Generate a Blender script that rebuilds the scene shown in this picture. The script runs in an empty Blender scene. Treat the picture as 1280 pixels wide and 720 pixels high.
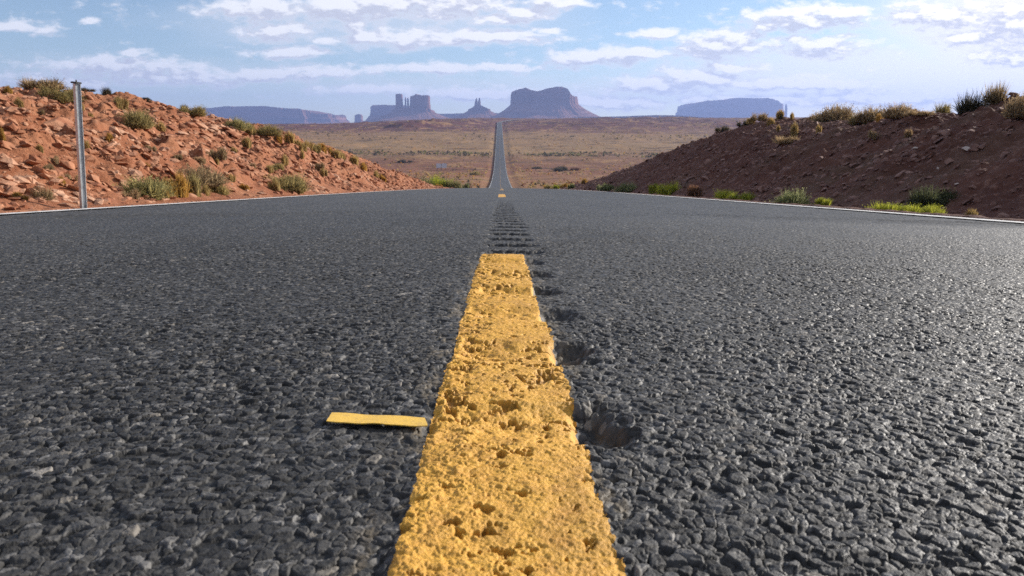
import bpy, bmesh, math, random
import numpy as np
from mathutils import Matrix, Vector

random.seed(7)
rng = np.random.default_rng(11)
sc = bpy.context.scene
C = sc.collection
R = math.radians

# ------------------------------------------------------------------ camera
F = 924.0                                   # focal length in 1280-wide pixels
PITCH = math.atan(195.0 / F)
YAW = math.atan(13.0 * math.cos(PITCH) / F)
EYE = 0.18                                  # eye height above the centre line
cam_d = bpy.data.cameras.new('camera')
cam = bpy.data.objects.new('camera', cam_d)
C.objects.link(cam)
cam_d.sensor_width = 36.0
cam_d.lens = 36.0 * F / 1280.0
cam_d.clip_start = 0.02
cam_d.clip_end = 60000
cam.rotation_euler = (R(90) - PITCH, 0, -YAW)
cam_d.dof.use_dof = True
cam_d.dof.focus_distance = 1.15
cam_d.dof.aperture_fstop = 24.0
sc.camera = cam

# ------------------------------------------------------------------ light
SUN_AZ, SUN_EL = 59.0, 20.0                 # degrees right of +Y, above the horizon
sun_d = bpy.data.lights.new('sun', 'SUN')
sun_d.energy = 5.0
sun_d.angle = R(0.5)
sun_d.color = (1.0, 0.94, 0.86)
sun = bpy.data.objects.new('sun', sun_d)
C.objects.link(sun)
sdir = Vector((math.cos(R(SUN_EL)) * math.sin(R(SUN_AZ)), math.cos(R(SUN_EL)) * math.cos(R(SUN_AZ)), math.sin(R(SUN_EL))))
sun.rotation_euler = sdir.to_track_quat('Z', 'Y').to_euler()
SKY = 0.088
sc.view_settings.view_transform = 'Standard'
sc.view_settings.look = 'None'
sc.view_settings.exposure = 0.66
sc.view_settings.gamma = 1.0
sc.view_settings.use_curve_mapping = False
sc.cycles.use_denoising = False
sc.cycles.max_bounces = 6
sc.cycles.volume_bounces = 0
sc.cycles.transparent_max_bounces = 8
sc.cycles.sample_clamp_indirect = 4.0

# ------------------------------------------------------------------ pixel helpers (photo pixels, 1280 x 720)
RM = cam.rotation_euler.to_matrix()
RMn = np.array(RM)


def ray(px, py):
    d = RM @ Vector(((px - 640) / F, -(py - 360) / F, -1.0))
    return d.normalized()


def P(px, py, Y):
    d = ray(px, py)
    return d * (Y / d.y)


def PX(px, py, X):
    d = ray(px, py)
    return d * (X / d.x)


def uv(px, py):
    d = ray(px, py)
    return d.x / d.y, d.z / d.y


def slope(py):
    return uv(627, py)[1]


# ------------------------------------------------------------------ world: Nishita sky with procedural clouds
world = bpy.data.worlds.new('World')
sc.world = world
world.use_nodes = True
wt = world.node_tree
wt.nodes.clear()


class NT:
    """short-hand for building node trees"""
    def __init__(s, tree):
        s.t = tree

    def n(s, kind, **kw):
        nd = s.t.nodes.new(kind)
        for k, v in kw.items():
            setattr(nd, k, v)
        return nd

    def put(s, sock, v):
        if hasattr(v, 'is_output'):
            s.t.links.new(v, sock)
        elif v is not None:
            sock.default_value = v

    def math(s, op, a, b=None, c=None, clamp=False):
        nd = s.n('ShaderNodeMath', operation=op, use_clamp=clamp)
        for i, v in enumerate((a, b, c)):
            s.put(nd.inputs[i], v)
        return nd.outputs[0]

    def vec(s, op, a, b=None):
        nd = s.n('ShaderNodeVectorMath', operation=op)
        s.put(nd.inputs[0], a)
        if b is not None:
            s.put(nd.inputs[1], b)
        return nd.outputs['Value'] if op in ('LENGTH', 'DOT_PRODUCT') else nd.outputs[0]

    def noise(s, vec, scale, detail=4, rough=0.55, col=False, dist=0.0):
        nd = s.n('ShaderNodeTexNoise')
        if vec is not None:
            s.put(nd.inputs['Vector'], vec)
        nd.inputs['Scale'].default_value = scale
        nd.inputs['Detail'].default_value = detail
        nd.inputs['Roughness'].default_value = rough
        nd.inputs['Distortion'].default_value = dist
        return nd.outputs['Color'] if col else nd.outputs[0]

    def rng(s, v, a, b, c=0.0, d=1.0, smooth=True):
        nd = s.n('ShaderNodeMapRange', interpolation_type='SMOOTHSTEP' if smooth else 'LINEAR')
        s.put(nd.inputs[0], v)
        for i, x in enumerate((a, b, c, d)):
            s.put(nd.inputs[i + 1], x)
        return nd.outputs[0]

    def mix(s, f, a, b, mode='MIX'):
        nd = s.n('ShaderNodeMix', data_type='RGBA', blend_type=mode)
        s.put(nd.inputs[0], f)
        s.put(nd.inputs[6], a)
        s.put(nd.inputs[7], b)
        return nd.outputs[2]


CLOUDS = [(330, 10, 78, 14), (420, 12, 90, 15), (560, 6, 72, 17), (480, 4, 60, 12), (345, 38, 44, 11), (440, 32, 15, 9), (408, 50, 16, 6),
          (458, 49, 34, 10), (368, 65, 50, 7), (520, 47, 50, 12), (600, 48, 95, 9), (622, 25, 40, 7), (655, 14, 40, 8),
          (690, 4, 38, 8), (545, 85, 90, 7), (330, 94, 62, 9), (150, 82, 95, 10), (210, 96, 90, 12), (70, 104, 85, 10), (30, 33, 42, 8), (110, 27, 15, 4),
          (165, 65, 15, 4), (640, 84, 44, 5), (685, 40, 20, 5), (425, 89, 40, 6), (590, 118, 80, 9), (470, 112, 70, 7), (740, 73, 70, 11),
          (790, 66, 50, 9), (900, 58, 70, 17), (915, 46, 45, 11), (1005, 24, 82, 17), (1050, 17, 55, 11), (1025, 58, 70, 13), (908, 84, 42, 6), (820, 40, 34, 5),
          (820, 108, 70, 12), (890, 100, 70, 13), (1000, 103, 100, 9), (1185, 18, 70, 17), (1260, 30, 75, 30), (1205, 50, 40, 10), (1270, 72, 50, 12),
          (1100, 122, 120, 9), (760, 128, 100, 10), (950, 126, 90, 8)]
VEIL = [(1080, 110, 340, 60), (1300, 60, 230, 120), (560, 118, 330, 28), (180, 96, 260, 30), (440, 28, 260, 34)]

g = bpy.data.node_groups.new('cloud_density', 'ShaderNodeTree')
g.interface.new_socket('UV', in_out='INPUT', socket_type='NodeSocketVector')
g.interface.new_socket('Density', in_out='OUTPUT', socket_type='NodeSocketFloat')
G = NT(g)
gi, go = G.n('NodeGroupInput'), G.n('NodeGroupOutput')
base = gi.outputs[0]
st = G.vec('MULTIPLY', base, (1.0, 2.3, 1.0))
w1 = G.vec('SUBTRACT', G.noise(st, 14, 5, 0.6, col=True), (0.5, 0.5, 0.5))
warped = G.vec('ADD', base, G.vec('MULTIPLY', w1, (0.05, 0.022, 0.0)))


def ellipses(lst, v):
    cur = None
    for px, py, a, b in lst:
        u0, v0 = uv(px, py)
        d = G.vec('LENGTH', G.vec('MULTIPLY', G.vec('SUBTRACT', v, (u0, v0, 0)), (F / a, F / b, 0)))
        cur = d if cur is None else G.math('MINIMUM', cur, d)
    return cur


e = G.math('SUBTRACT', 1.0, ellipses(CLOUDS, warped))
n1 = G.math('SUBTRACT', G.noise(st, 34, 7, 0.62), 0.5)
n2 = G.math('SUBTRACT', G.noise(st, 9, 3, 0.5), 0.5)
over = G.math('MULTIPLY', G.rng(G.vec('DOT_PRODUCT', base, (0, 1, 0)), 0.22, 0.5), 0.42)     # unseen broken cloud added overhead to whiten the ambient light
dens = G.math('ADD', G.math('ADD', G.math('MAXIMUM', e, G.math('SUBTRACT', over, 0.6)), 0.44), G.math('ADD', G.math('MULTIPLY', n1, 3.0), G.math('MULTIPLY', n2, 1.0)))
g.links.new(dens, go.inputs[0])

W = NT(wt)
out = W.n('ShaderNodeOutputWorld')
bg = W.n('ShaderNodeBackground')
bg.inputs['Strength'].default_value = SKY
wt.links.new(bg.outputs[0], out.inputs[0])
sky = W.n('ShaderNodeTexSky', sky_type='NISHITA', sun_disc=False)
sky.sun_elevation = R(SUN_EL)
sky.sun_rotation = R(SUN_AZ)
sky.altitude = 1500
sky.air_density = 1.0
sky.dust_density = 0.6
sky.ozone_density = 1.4
tc = W.n('ShaderNodeTexCoord')
sp = W.n('ShaderNodeSeparateXYZ')
wt.links.new(tc.outputs['Generated'], sp.inputs[0])
ay = W.math('MAXIMUM', W.math('ABSOLUTE', sp.outputs[1]), 0.05)
cb = W.n('ShaderNodeCombineXYZ')
wt.links.new(W.math('DIVIDE', sp.outputs[0], ay), cb.inputs[0])
wt.links.new(W.math('DIVIDE', sp.outputs[2], ay), cb.inputs[1])
UV = cb.outputs[0]


def density(v):
    nd = W.n('ShaderNodeGroup')
    nd.node_tree = g
    wt.links.new(v, nd.inputs[0])
    return nd.outputs[0]


d0 = density(UV)
d1 = density(W.vec('ADD', UV, (0.007, 0.010, 0.0)))
alpha = W.rng(d0, -0.05, 0.95)
lit = W.rng(W.math('SUBTRACT', d0, d1), -0.22, 0.55)
thick = W.rng(d0, 0.25, 1.3)
rightness = W.rng(cb.outputs[0], -0.25, 0.62)
dark = W.mix(rightness, (4.9, 5.0, 5.7, 1), (5.5, 5.5, 6.0, 1))
bright = W.mix(rightness, (7.4, 7.5, 7.9, 1), (12.2, 11.3, 9.9, 1))
ccol = W.mix(W.math('MAXIMUM', lit, W.math('SUBTRACT', 0.62, thick)), dark, bright)
# thin veil of high cloud, thicker to the right where the sun stands
vd = None
G, gsave = W, G
vd = W.math('SUBTRACT', 1.0, ellipses(VEIL, W.vec('ADD', UV, W.vec('MULTIPLY', W.vec('SUBTRACT', W.noise(W.vec('MULTIPLY', UV, (1, 3.5, 1)), 7, 5, 0.6, col=True), (0.5, 0.5, 0.5)), (0.12, 0.06, 0)))))
G = gsave
veil = W.math('MULTIPLY', W.rng(vd, -0.25, 0.6), W.math('ADD', 0.22, W.math('MULTIPLY', rightness, 0.82), ))
vcol = W.mix(rightness, (6.2, 6.6, 7.2, 1), (12.2, 10.2, 7.6, 1))
skyc = W.mix(1.0, sky.outputs[0], (1.0, 1.0, 1.0, 1), 'MULTIPLY')
c1 = W.mix(veil, skyc, vcol)
c2 = W.mix(W.math('MULTIPLY', alpha, 0.92), c1, ccol)
wt.links.new(c2, bg.inputs[0])
world.cycles.sampling_method = 'MANUAL'
world.cycles.sample_map_resolution = 512

# ------------------------------------------------------------------ numpy noise


def h2(ix, iy, seed):
    h = (ix.astype(np.int64) * 374761393 + iy.astype(np.int64) * 668265263 + seed * 974634777) & 0xFFFFFFFF
    h = ((h ^ (h >> 13)) * 1274126177) & 0xFFFFFFFF
    h = ((h ^ (h >> 16)) * 2246822519) & 0xFFFFFFFF
    return ((h ^ (h >> 15)) & 0xFFFFFF).astype(np.float32) / 16777216.0


def vnoise(x, y, seed=0):
    x = np.asarray(x, dtype=np.float64)
    y = np.asarray(y, dtype=np.float64)
    x0, y0 = np.floor(x), np.floor(y)
    fx, fy = (x - x0).astype(np.float32), (y - y0).astype(np.float32)
    fx = fx * fx * (3 - 2 * fx)
    fy = fy * fy * (3 - 2 * fy)
    a, b = h2(x0, y0, seed), h2(x0 + 1, y0, seed)
    c, d = h2(x0, y0 + 1, seed), h2(x0 + 1, y0 + 1, seed)
    return (a + (b - a) * fx + (c - a) * fy + (a - b - c + d) * fx * fy) * 2 - 1


def fbm(x, y, octaves=4, seed=0, gain=0.5):
    s, amp = 0.0, 1.0
    for i in range(octaves):
        s = s + amp * vnoise(np.asarray(x) * 2 ** i + 17.3 * i, np.asarray(y) * 2 ** i - 9.1 * i, seed + i)
        amp *= gain
    return s


def sstep(x, a, b):
    t = np.clip((np.asarray(x, dtype=np.float64) - a) / (b - a), 0, 1)
    return t * t * (3 - 2 * t)


def worley(x, y, cell, seed):
    """nearest and second nearest jittered point: d1, d2, id hash, offset to the nearest"""
    gx, gy = x / cell, y / cell
    ix, iy = np.floor(gx), np.floor(gy)
    d1 = np.full(x.shape, 9.0, np.float32)
    d2 = np.full(x.shape, 9.0, np.float32)
    bx = np.zeros(x.shape, np.float32)
    by = np.zeros(x.shape, np.float32)
    bid = np.zeros(x.shape, np.float32)
    for ox in (-1, 0, 1):
        for oy in (-1, 0, 1):
            cx, cy = ix + ox, iy + oy
            px = cx + 0.1 + 0.8 * h2(cx, cy, seed)
            py = cy + 0.1 + 0.8 * h2(cx, cy, seed + 1)
            dx, dy = (gx - px).astype(np.float32), (gy - py).astype(np.float32)
            d = np.sqrt(dx * dx + dy * dy)
            near = d < d1
            d2 = np.where(near, d1, np.minimum(d2, d))
            bx, by = np.where(near, dx, bx), np.where(near, dy, by)
            bid = np.where(near, h2(cx, cy, seed + 2), bid)
            d1 = np.where(near, d, d1)
    return d1, d2, bid, bx, by


# ------------------------------------------------------------------ terrain functions
NEAR_S = slope(230)
CTRL_Y = np.array([100, 150, 200, 250, 300, 361, 445, 615, 845, 1050, 1250, 1400, 1520, 2200, 4500, 20000.])


def near_z(y):
    y = np.asarray(y, dtype=np.float64)
    return -EYE + NEAR_S * y - 5.8e-5 * np.clip(y - 15, 0, None) ** 2


CTRL_Z = np.array([near_z(100), near_z(150) - 0.2, -15.25, slope(233.4) * 250, slope(228) * 300, slope(222) * 361, slope(213) * 445, slope(193) * 615, slope(172.5) * 845,
                   slope(162) * 1050, slope(155) * 1250, slope(151.6) * 1400, slope(149.3) * 1520, 33, 50, 60.])


def pchip(xq, x, y):
    h = np.diff(x)
    dl = np.diff(y) / h
    m = np.zeros_like(y)
    m[0] = -0.0683 - 2 * 5.8e-5 * 85
    m[-1] = dl[-1]
    for i in range(1, len(x) - 1):
        m[i] = (dl[i - 1] * h[i] + dl[i] * h[i - 1]) / (h[i] + h[i - 1])
    i = np.clip(np.searchsorted(x, xq) - 1, 0, len(x) - 2)
    t = np.clip((xq - x[i]) / h[i], 0, 1)
    a = (2 * t ** 3 - 3 * t ** 2 + 1) * y[i] + (t ** 3 - 2 * t ** 2 + t) * h[i] * m[i]
    return a + (-2 * t ** 3 + 3 * t ** 2) * y[i + 1] + (t ** 3 - t ** 2) * h[i] * m[i + 1]


def road_z(y):
    y = np.asarray(y, dtype=np.float64)
    return np.where(y < 100, near_z(np.minimum(y, 100)), pchip(np.maximum(y, 100), CTRL_Y, CTRL_Z))


def road_x(y):
    y = np.asarray(y, dtype=np.float64)
    return -0.0030 * np.clip(y - 120, 0, None) + 36 * np.clip((y - 1330) / 190.0, 0, None) ** 1.6


HALF = 3.9


def crown(x):
    x = np.asarray(x, dtype=np.float64)
    return np.where(x < 0, 0.042, 0.10) * np.minimum(np.abs(x), 6.0) / 3.66


def ridge(points, lat):
    a = [PX(px, py, float(lat(px))) for px, py in points]
    a.sort(key=lambda v: v.y)
    return np.array([v.y for v in a]), np.array([v.z for v in a]), np.array([v.x for v in a])


LY, LZ, LX = ridge([(-60, 106), (0, 109), (60, 111), (130, 119), (200, 125), (240, 135), (290, 152), (340, 166), (400, 184), (450, 206), (492, 228)], lambda px: -9.0)
RY, RZ, RX = ridge([(1500, 138), (1380, 138), (1280, 141), (1240, 139), (1180, 147), (1120, 151), (1060, 151), (1010, 153), (985, 155), (930, 154), (900, 162), (860, 179), (820, 196), (780, 214), (750, 228), (732, 236)], lambda px: np.interp(px, [1000, 1290], [9.2, 7.3]))
RXY, RXX = RY, RX
LH = np.maximum(LZ - road_z(LY) + 0.1, 0.05)
RH = np.maximum(RZ - road_z(RY) + 0.2, 0.05)
LY = np.concatenate([[-40], LY, [LY[-1] + 5, LY[-1] + 12]])
LH = np.concatenate([[LH[0]], LH, [0.1, 0.0]])
RY = np.concatenate([[-40], RY, [RY[-1] + 12, RY[-1] + 30]])
RH = np.concatenate([[RH[0]], RH, [0.25, 0.0]])


def bank(x, y):
    """height of the cut banks above the road profile"""
    ax = np.abs(x)
    left = np.asarray(x) < 0
    toe = np.where(left, 4.1, 4.9)
    top = np.where(left, 9.0, np.interp(y, RXY, RXX))
    H = np.where(left, np.interp(y, LY, LH), np.interp(y, RY, RH))
    s = np.clip((ax - toe) / (top - toe), 0, 1.25)
    c = np.where(s < 0.8, s, 0.8 + (1.0 - np.exp(-(s - 0.8) * 2.5 * 1.0)) * 0.33)
    c = np.minimum(c, 1.03)
    c = c - 0.010 * np.clip(ax - top, 0, 40)
    return H * c * (1 - sstep(ax, 40, 120))


MOUNDS = [(480, 1170, 47, 55, 4.5), (510, 1115, 35, 47, 5.5), (545, 1160, 40, 55, 7), (575, 1330, 47, 47, 3), (430, 1400, 95, 70, 3),
          (690, 1400, 70, 55, 2), (780, 1450, 110, 62, 3), (850, 1400, 110, 70, 3), (740, 1290, 47, 47, 2)]


def terrain(x, y):
    x = np.asarray(x, dtype=np.float64)
    y = np.asarray(y, dtype=np.float64)
    r = np.hypot(x, y)
    yy = np.where(y > 0, np.hypot(y, x * sstep(r, 150, 600)), y)
    z = road_z(yy)
    rise = np.clip(z, 0, None)
    u = x / np.maximum(np.abs(y), 1)
    z = np.where(z > 0, rise * (1 - 0.45 * sstep(-u, 0.05, 0.25)), z)
    off = np.abs(x - road_x(y))
    z = z - crown(np.clip(x, -6, 6)) - 0.05 * sstep(np.abs(x), 3.9, 4.6)
    z = z + bank(x, y)
    wide = sstep(off, 7, 45)
    z = z + wide * sstep(y, 130, 320) * (1.1 * fbm(x / 60, y / 60, 4, 3) + 0.35 * fbm(x / 9, y / 9, 3, 8))
    z = z + sstep(off, 12, 60) * sstep(yy, 950, 1150) * (1 - 0.75 * sstep(yy, 1300, 1500)) * (3.2 * fbm(x / 170, y / 130, 5, 21) + 1.6 * np.abs(fbm(x / 50, y / 40, 4, 26)))
    for px, Y, wx, wy, hh in MOUNDS:
        x0 = P(px, 165, Y).x
        z = z + hh * np.exp(-((x - x0) / wx) ** 2 - ((y - Y) / wy) ** 2) * (1 + 0.5 * fbm(x / 25, y / 25, 4, 31)) * sstep(off, 14, 50)
    return z


def detail(x, y):
    """rock ledges and rubble relief of the two cut banks"""
    ax = np.abs(x)
    left = np.asarray(x) < 0
    on = sstep(ax, np.where(left, 4.05, 4.7), np.where(left, 5.2, 6.2))
    z0 = bank(x, y)
    q = z0 * 1.0 + 0.17 * np.asarray(y) * np.where(left, 1, 0.35) + 0.35 * fbm(x / 2.2, y / 2.2, 3, 41) + 0.05 * np.asarray(ax)
    st1 = q / 0.42
    saw = st1 - np.floor(st1)
    saw = np.where(saw < 0.72, saw / 0.72, (1 - saw) / 0.28)
    mask = sstep(fbm(x / 3.1, y / 4.3, 3, 47), -0.25, 0.5)
    d = np.where(left, 0.24, 0.13) * saw * mask
    st2 = q / 0.13 + 1.7
    s2 = st2 - np.floor(st2)
    d = d + 0.07 * np.where(s2 < 0.7, s2 / 0.7, (1 - s2) / 0.3) * np.where(left, 1, 0.6) * sstep(fbm(x / 1.1, y / 1.6, 2, 49), -0.5, 0.4)
    d = d + 0.12 * fbm(x / 1.7, y / 2.0, 3, 51) + 0.085 * fbm(x / 0.30, y / 0.40, 3, 55)
    d = d + 0.03 * fbm(x / 0.09, y / 0.12, 2, 59)
    on = on * sstep(z0 + 0.25 * (np.asarray(y) < 45), 0.02, 0.5)
    return d * on + 0.012 * fbm(x / 0.15, y / 0.15, 3, 62) * sstep(ax, 3.9, 4.1)


def surf(x, y):
    return terrain(x, y) + detail(x, y) * ((np.abs(x) < 21) & (np.asarray(y) < 108))


def march(px, py, lo=4.0, hi=2600.0):
    """where the ray through a photo pixel meets the land; steps upward in the picture until it does not miss"""
    for k in range(14):
        d = ray(px, py + 1.2 * k)
        t = np.geomspace(lo, hi, 5000)
        z = terrain(d.x * t, d.y * t) + (detail(d.x * t, d.y * t) * 0.5 if lo < 90 else 0)
        i = np.nonzero(d.z * t < z)[0]
        if len(i) and t[i[0]] < hi * 0.98:
            tt = t[i[0]]
            return d.x * tt, d.y * tt
    return d.x * 30, d.y * 30


def depth_of(x, y):
    return float(np.array([x, y, float(terrain(x, y))]) @ -RMn[:, 2])


# ------------------------------------------------------------------ mesh helpers
MATS = {}


def np_mesh(name, V, faces, mat, attr=None, smooth=True):
    """one mesh from numpy arrays; faces is an (n, 3) or (n, 4) index array"""
    me = bpy.data.meshes.new(name)
    n, k = faces.shape
    me.vertices.add(len(V))
    me.vertices.foreach_set('co', np.ascontiguousarray(V, dtype=np.float32).ravel())
    me.loops.add(n * k)
    me.loops.foreach_set('vertex_index', faces.astype(np.int32).ravel())
    me.polygons.add(n)
    me.polygons.foreach_set('loop_start', np.arange(0, n * k, k, dtype=np.int32))
    me.polygons.foreach_set('loop_total', np.full(n, k, dtype=np.int32))
    me.polygons.foreach_set('use_smooth', np.full(n, smooth, dtype=bool))
    if attr is not None:
        ca = me.attributes.new('tint', 'FLOAT_COLOR', 'POINT')
        ca.data.foreach_set('color', np.ascontiguousarray(attr, dtype=np.float32).ravel())
    me.update(calc_edges=True)
    if mat is not None:
        me.materials.append(mat)
    return me


def link(name, me, parent=None):
    o = bpy.data.objects.new(name, me)
    C.objects.link(o)
    if parent is not None:
        o.parent = parent
    return o


def tag(o, label=None, cat=None, group=None, kind=None):
    if label:
        o['label'] = label
    if cat:
        o['category'] = cat
    if group:
        o['group'] = group
    if kind:
        o['kind'] = kind
    return o


def grid_faces(r, c):
    i = np.arange(r - 1)[:, None] * c + np.arange(c - 1)[None, :]
    return np.stack([i, i + 1, i + c + 1, i + c], -1).reshape(-1, 4)


def compact(V, faces, attr=None):
    used = np.unique(faces)
    m = np.zeros(len(V), np.int64)
    m[used] = np.arange(len(used))
    return V[used], m[faces], (None if attr is None else attr[used])


def mat_base(name):
    m = bpy.data.materials.new(name)
    m.use_nodes = True
    nt = m.node_tree
    T = NT(nt)
    b = nt.nodes['Principled BSDF']
    MATS[name] = m
    return m, T, b


def attr_node(T):
    a = T.n('ShaderNodeAttribute')
    a.attribute_name = 'tint'
    return a.outputs['Color']


def pos(T):
    return T.n('ShaderNodeNewGeometry').outputs['Position']


def bump(T, b, h, strength, dist):
    nd = T.n('ShaderNodeBump')
    nd.inputs['Strength'].default_value = strength
    nd.inputs['Distance'].default_value = dist
    T.put(nd.inputs['Height'], h)
    T.put(b.inputs['Normal'], nd.outputs[0])


# ------------------------------------------------------------------ materials
m, T, b = mat_base('asphalt')
p = pos(T)
T.put(b.inputs['Base Color'], T.mix(1.0, attr_node(T), T.mix(T.noise(p, 900, 2), (0.75, 0.75, 0.75, 1), (1.3, 1.28, 1.25, 1)), 'MULTIPLY'))
T.put(b.inputs['Roughness'], T.rng(T.noise(p, 160, 3), 0.3, 0.7, 0.50, 0.76))
b.inputs['Specular IOR Level'].default_value = 0.34
bump(T, b, T.noise(p, 700, 4, 0.65), 0.45, 0.0012)

m, T, b = mat_base('yellow_paint')
p = pos(T)
pc = T.mix(T.rng(T.noise(p, 55, 5, 0.65), 0.35, 0.75), (0.70, 0.370, 0.040, 1), (0.62, 0.305, 0.034, 1))
T.put(b.inputs['Base Color'], T.mix(1.0, pc, attr_node(T), 'MULTIPLY'))
b.inputs['Roughness'].default_value = 0.55
b.inputs['Specular IOR Level'].default_value = 0.4
bump(T, b, T.math('ADD', T.noise(p, 1100, 3, 0.7), T.noise(p, 320, 3, 0.6)), 0.7, 0.0014)

m, T, b = mat_base('white_paint')
p = pos(T)
T.put(b.inputs['Base Color'], T.mix(T.rng(T.noise(p, 9, 6, 0.7), 0.45, 0.75), (0.74, 0.72, 0.68, 1), (0.40, 0.37, 0.33, 1)))
b.inputs['Roughness'].default_value = 0.6

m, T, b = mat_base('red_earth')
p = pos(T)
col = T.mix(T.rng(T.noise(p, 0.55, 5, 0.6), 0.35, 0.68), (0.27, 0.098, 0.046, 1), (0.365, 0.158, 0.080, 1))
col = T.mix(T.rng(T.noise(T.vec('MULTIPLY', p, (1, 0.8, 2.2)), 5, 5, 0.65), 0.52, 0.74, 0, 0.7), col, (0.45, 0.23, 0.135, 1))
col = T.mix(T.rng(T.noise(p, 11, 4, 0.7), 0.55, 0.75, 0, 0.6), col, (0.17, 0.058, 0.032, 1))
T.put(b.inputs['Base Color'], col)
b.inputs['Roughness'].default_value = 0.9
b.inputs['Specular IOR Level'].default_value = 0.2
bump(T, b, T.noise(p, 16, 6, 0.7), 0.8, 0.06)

m, T, b = mat_base('shaded_red_earth')  # right bank: red earth with its shade put into darker colours
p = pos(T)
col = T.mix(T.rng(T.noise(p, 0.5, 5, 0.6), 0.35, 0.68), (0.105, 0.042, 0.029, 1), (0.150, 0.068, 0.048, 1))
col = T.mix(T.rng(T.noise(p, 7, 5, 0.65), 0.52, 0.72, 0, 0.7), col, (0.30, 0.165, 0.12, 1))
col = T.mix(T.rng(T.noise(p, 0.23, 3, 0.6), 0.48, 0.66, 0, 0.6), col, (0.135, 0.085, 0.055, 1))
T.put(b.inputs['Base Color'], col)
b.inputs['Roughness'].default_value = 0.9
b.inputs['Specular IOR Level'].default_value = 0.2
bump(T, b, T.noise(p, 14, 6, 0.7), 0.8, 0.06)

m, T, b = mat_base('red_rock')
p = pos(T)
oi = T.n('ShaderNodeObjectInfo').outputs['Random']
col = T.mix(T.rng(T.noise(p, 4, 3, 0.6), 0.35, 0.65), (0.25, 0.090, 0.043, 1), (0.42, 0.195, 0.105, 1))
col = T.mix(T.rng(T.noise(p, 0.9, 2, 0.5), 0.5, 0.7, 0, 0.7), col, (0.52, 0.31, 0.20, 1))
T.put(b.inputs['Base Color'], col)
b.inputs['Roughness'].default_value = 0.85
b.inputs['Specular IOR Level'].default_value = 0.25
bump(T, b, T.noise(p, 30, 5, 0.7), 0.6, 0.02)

m, T, b = mat_base('shaded_red_rock')  # red rock copy, colours darkened to carry the right bank's shade
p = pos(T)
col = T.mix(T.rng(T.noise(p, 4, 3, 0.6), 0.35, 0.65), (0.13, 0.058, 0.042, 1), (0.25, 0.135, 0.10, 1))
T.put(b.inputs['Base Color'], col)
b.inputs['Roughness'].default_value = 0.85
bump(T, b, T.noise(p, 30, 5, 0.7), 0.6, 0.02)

m, T, b = mat_base('pale_rock')
p = pos(T)
T.put(b.inputs['Base Color'], T.mix(T.noise(p, 6, 4, 0.6), (0.38, 0.29, 0.24, 1), (0.52, 0.43, 0.37, 1)))
b.inputs['Roughness'].default_value = 0.85
bump(T, b, T.noise(p, 30, 5, 0.7), 0.5, 0.02)

# valley floor: soil with bands of grass and scrub at their own places
m, T, b = mat_base('desert_soil')
p = pos(T)
spx = T.n('ShaderNodeSeparateXYZ')
T.put(spx.inputs[0], p)
yv = T.math('ADD', spx.outputs[1], T.math('MULTIPLY', T.math('SUBTRACT', T.noise(T.vec('MULTIPLY', p, (0.004, 0.006, 0)), 1.0, 5, 0.65), 0.5), 340.0))
ramp = T.n('ShaderNodeValToRGB')
T.put(ramp.inputs[0], T.math('DIVIDE', yv, 1960.0, clamp=True))
stops = [(0.0, (0.25, 0.105, 0.055)), (0.13, (0.25, 0.135, 0.065)), (0.19, (0.24, 0.115, 0.062)), (0.235, (0.20, 0.088, 0.052)), (0.29, (0.20, 0.105, 0.058)),
         (0.345, (0.27, 0.172, 0.088)), (0.47, (0.25, 0.15, 0.08)), (0.54, (0.135, 0.058, 0.048)), (0.66, (0.115, 0.046, 0.042)), (1.0, (0.13, 0.062, 0.056))]
el = ramp.color_ramp.elements
while len(el) < len(stops):
    el.new(0.5)
for e_, (ps, cc) in zip(el, stops):
    e_.position = ps
    e_.color = (*cc, 1)
col = ramp.outputs[0]
n_ = T.rng(T.noise(T.vec('MULTIPLY', p, (0.05, 0.02, 0)), 1.0, 6, 0.7), 0.50, 0.62, 0, 0.75)
col = T.mix(n_, col, (0.34, 0.20, 0.088, 1))
n_ = T.rng(T.noise(T.vec('MULTIPLY', p, (0.013, 0.03, 0)), 1.0, 6, 0.7), 0.55, 0.70, 0, 0.6)
col = T.mix(n_, col, (0.30, 0.15, 0.085, 1))
n_ = T.rng(T.noise(T.vec('MULTIPLY', p, (0.008, 0.02, 0)), 2.3, 6, 0.72), 0.53, 0.62, 0, 0.75)
col = T.mix(n_, col, (0.085, 0.052, 0.034, 1))
T.put(b.inputs['Base Color'], col)
b.inputs['Roughness'].default_value = 0.95
b.inputs['Specular IOR Level'].default_value = 0.1
bump(T, b, T.noise(p, 0.35, 6, 0.7), 0.6, 0.8)

m, T, b = mat_base('sandstone')
p = pos(T)
spx = T.n('ShaderNodeSeparateXYZ')
T.put(spx.inputs[0], p)
sv = T.n('ShaderNodeCombineXYZ')
T.put(sv.inputs[2], T.math('MULTIPLY', spx.outputs[2], 0.03))
T.put(sv.inputs[0], T.math('MULTIPLY', spx.outputs[0], 0.0015))
col = T.mix(T.rng(T.noise(sv.outputs[0], 2.0, 5, 0.7), 0.35, 0.65), (0.17, 0.072, 0.050, 1), (0.27, 0.13, 0.09, 1))
col = T.mix(T.rng(T.noise(T.vec('MULTIPLY', p, (0.02, 0.02, 0.003)), 1.0, 5, 0.65), 0.5, 0.7, 0, 0.6), col, (0.20, 0.085, 0.06, 1))
T.put(b.inputs['Base Color'], col)
b.inputs['Roughness'].default_value = 0.95
b.inputs['Specular IOR Level'].default_value = 0.1
bump(T, b, T.noise(T.vec('MULTIPLY', p, (0.03, 0.03, 0.006)), 1.0, 6, 0.7), 0.8, 25)

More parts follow.
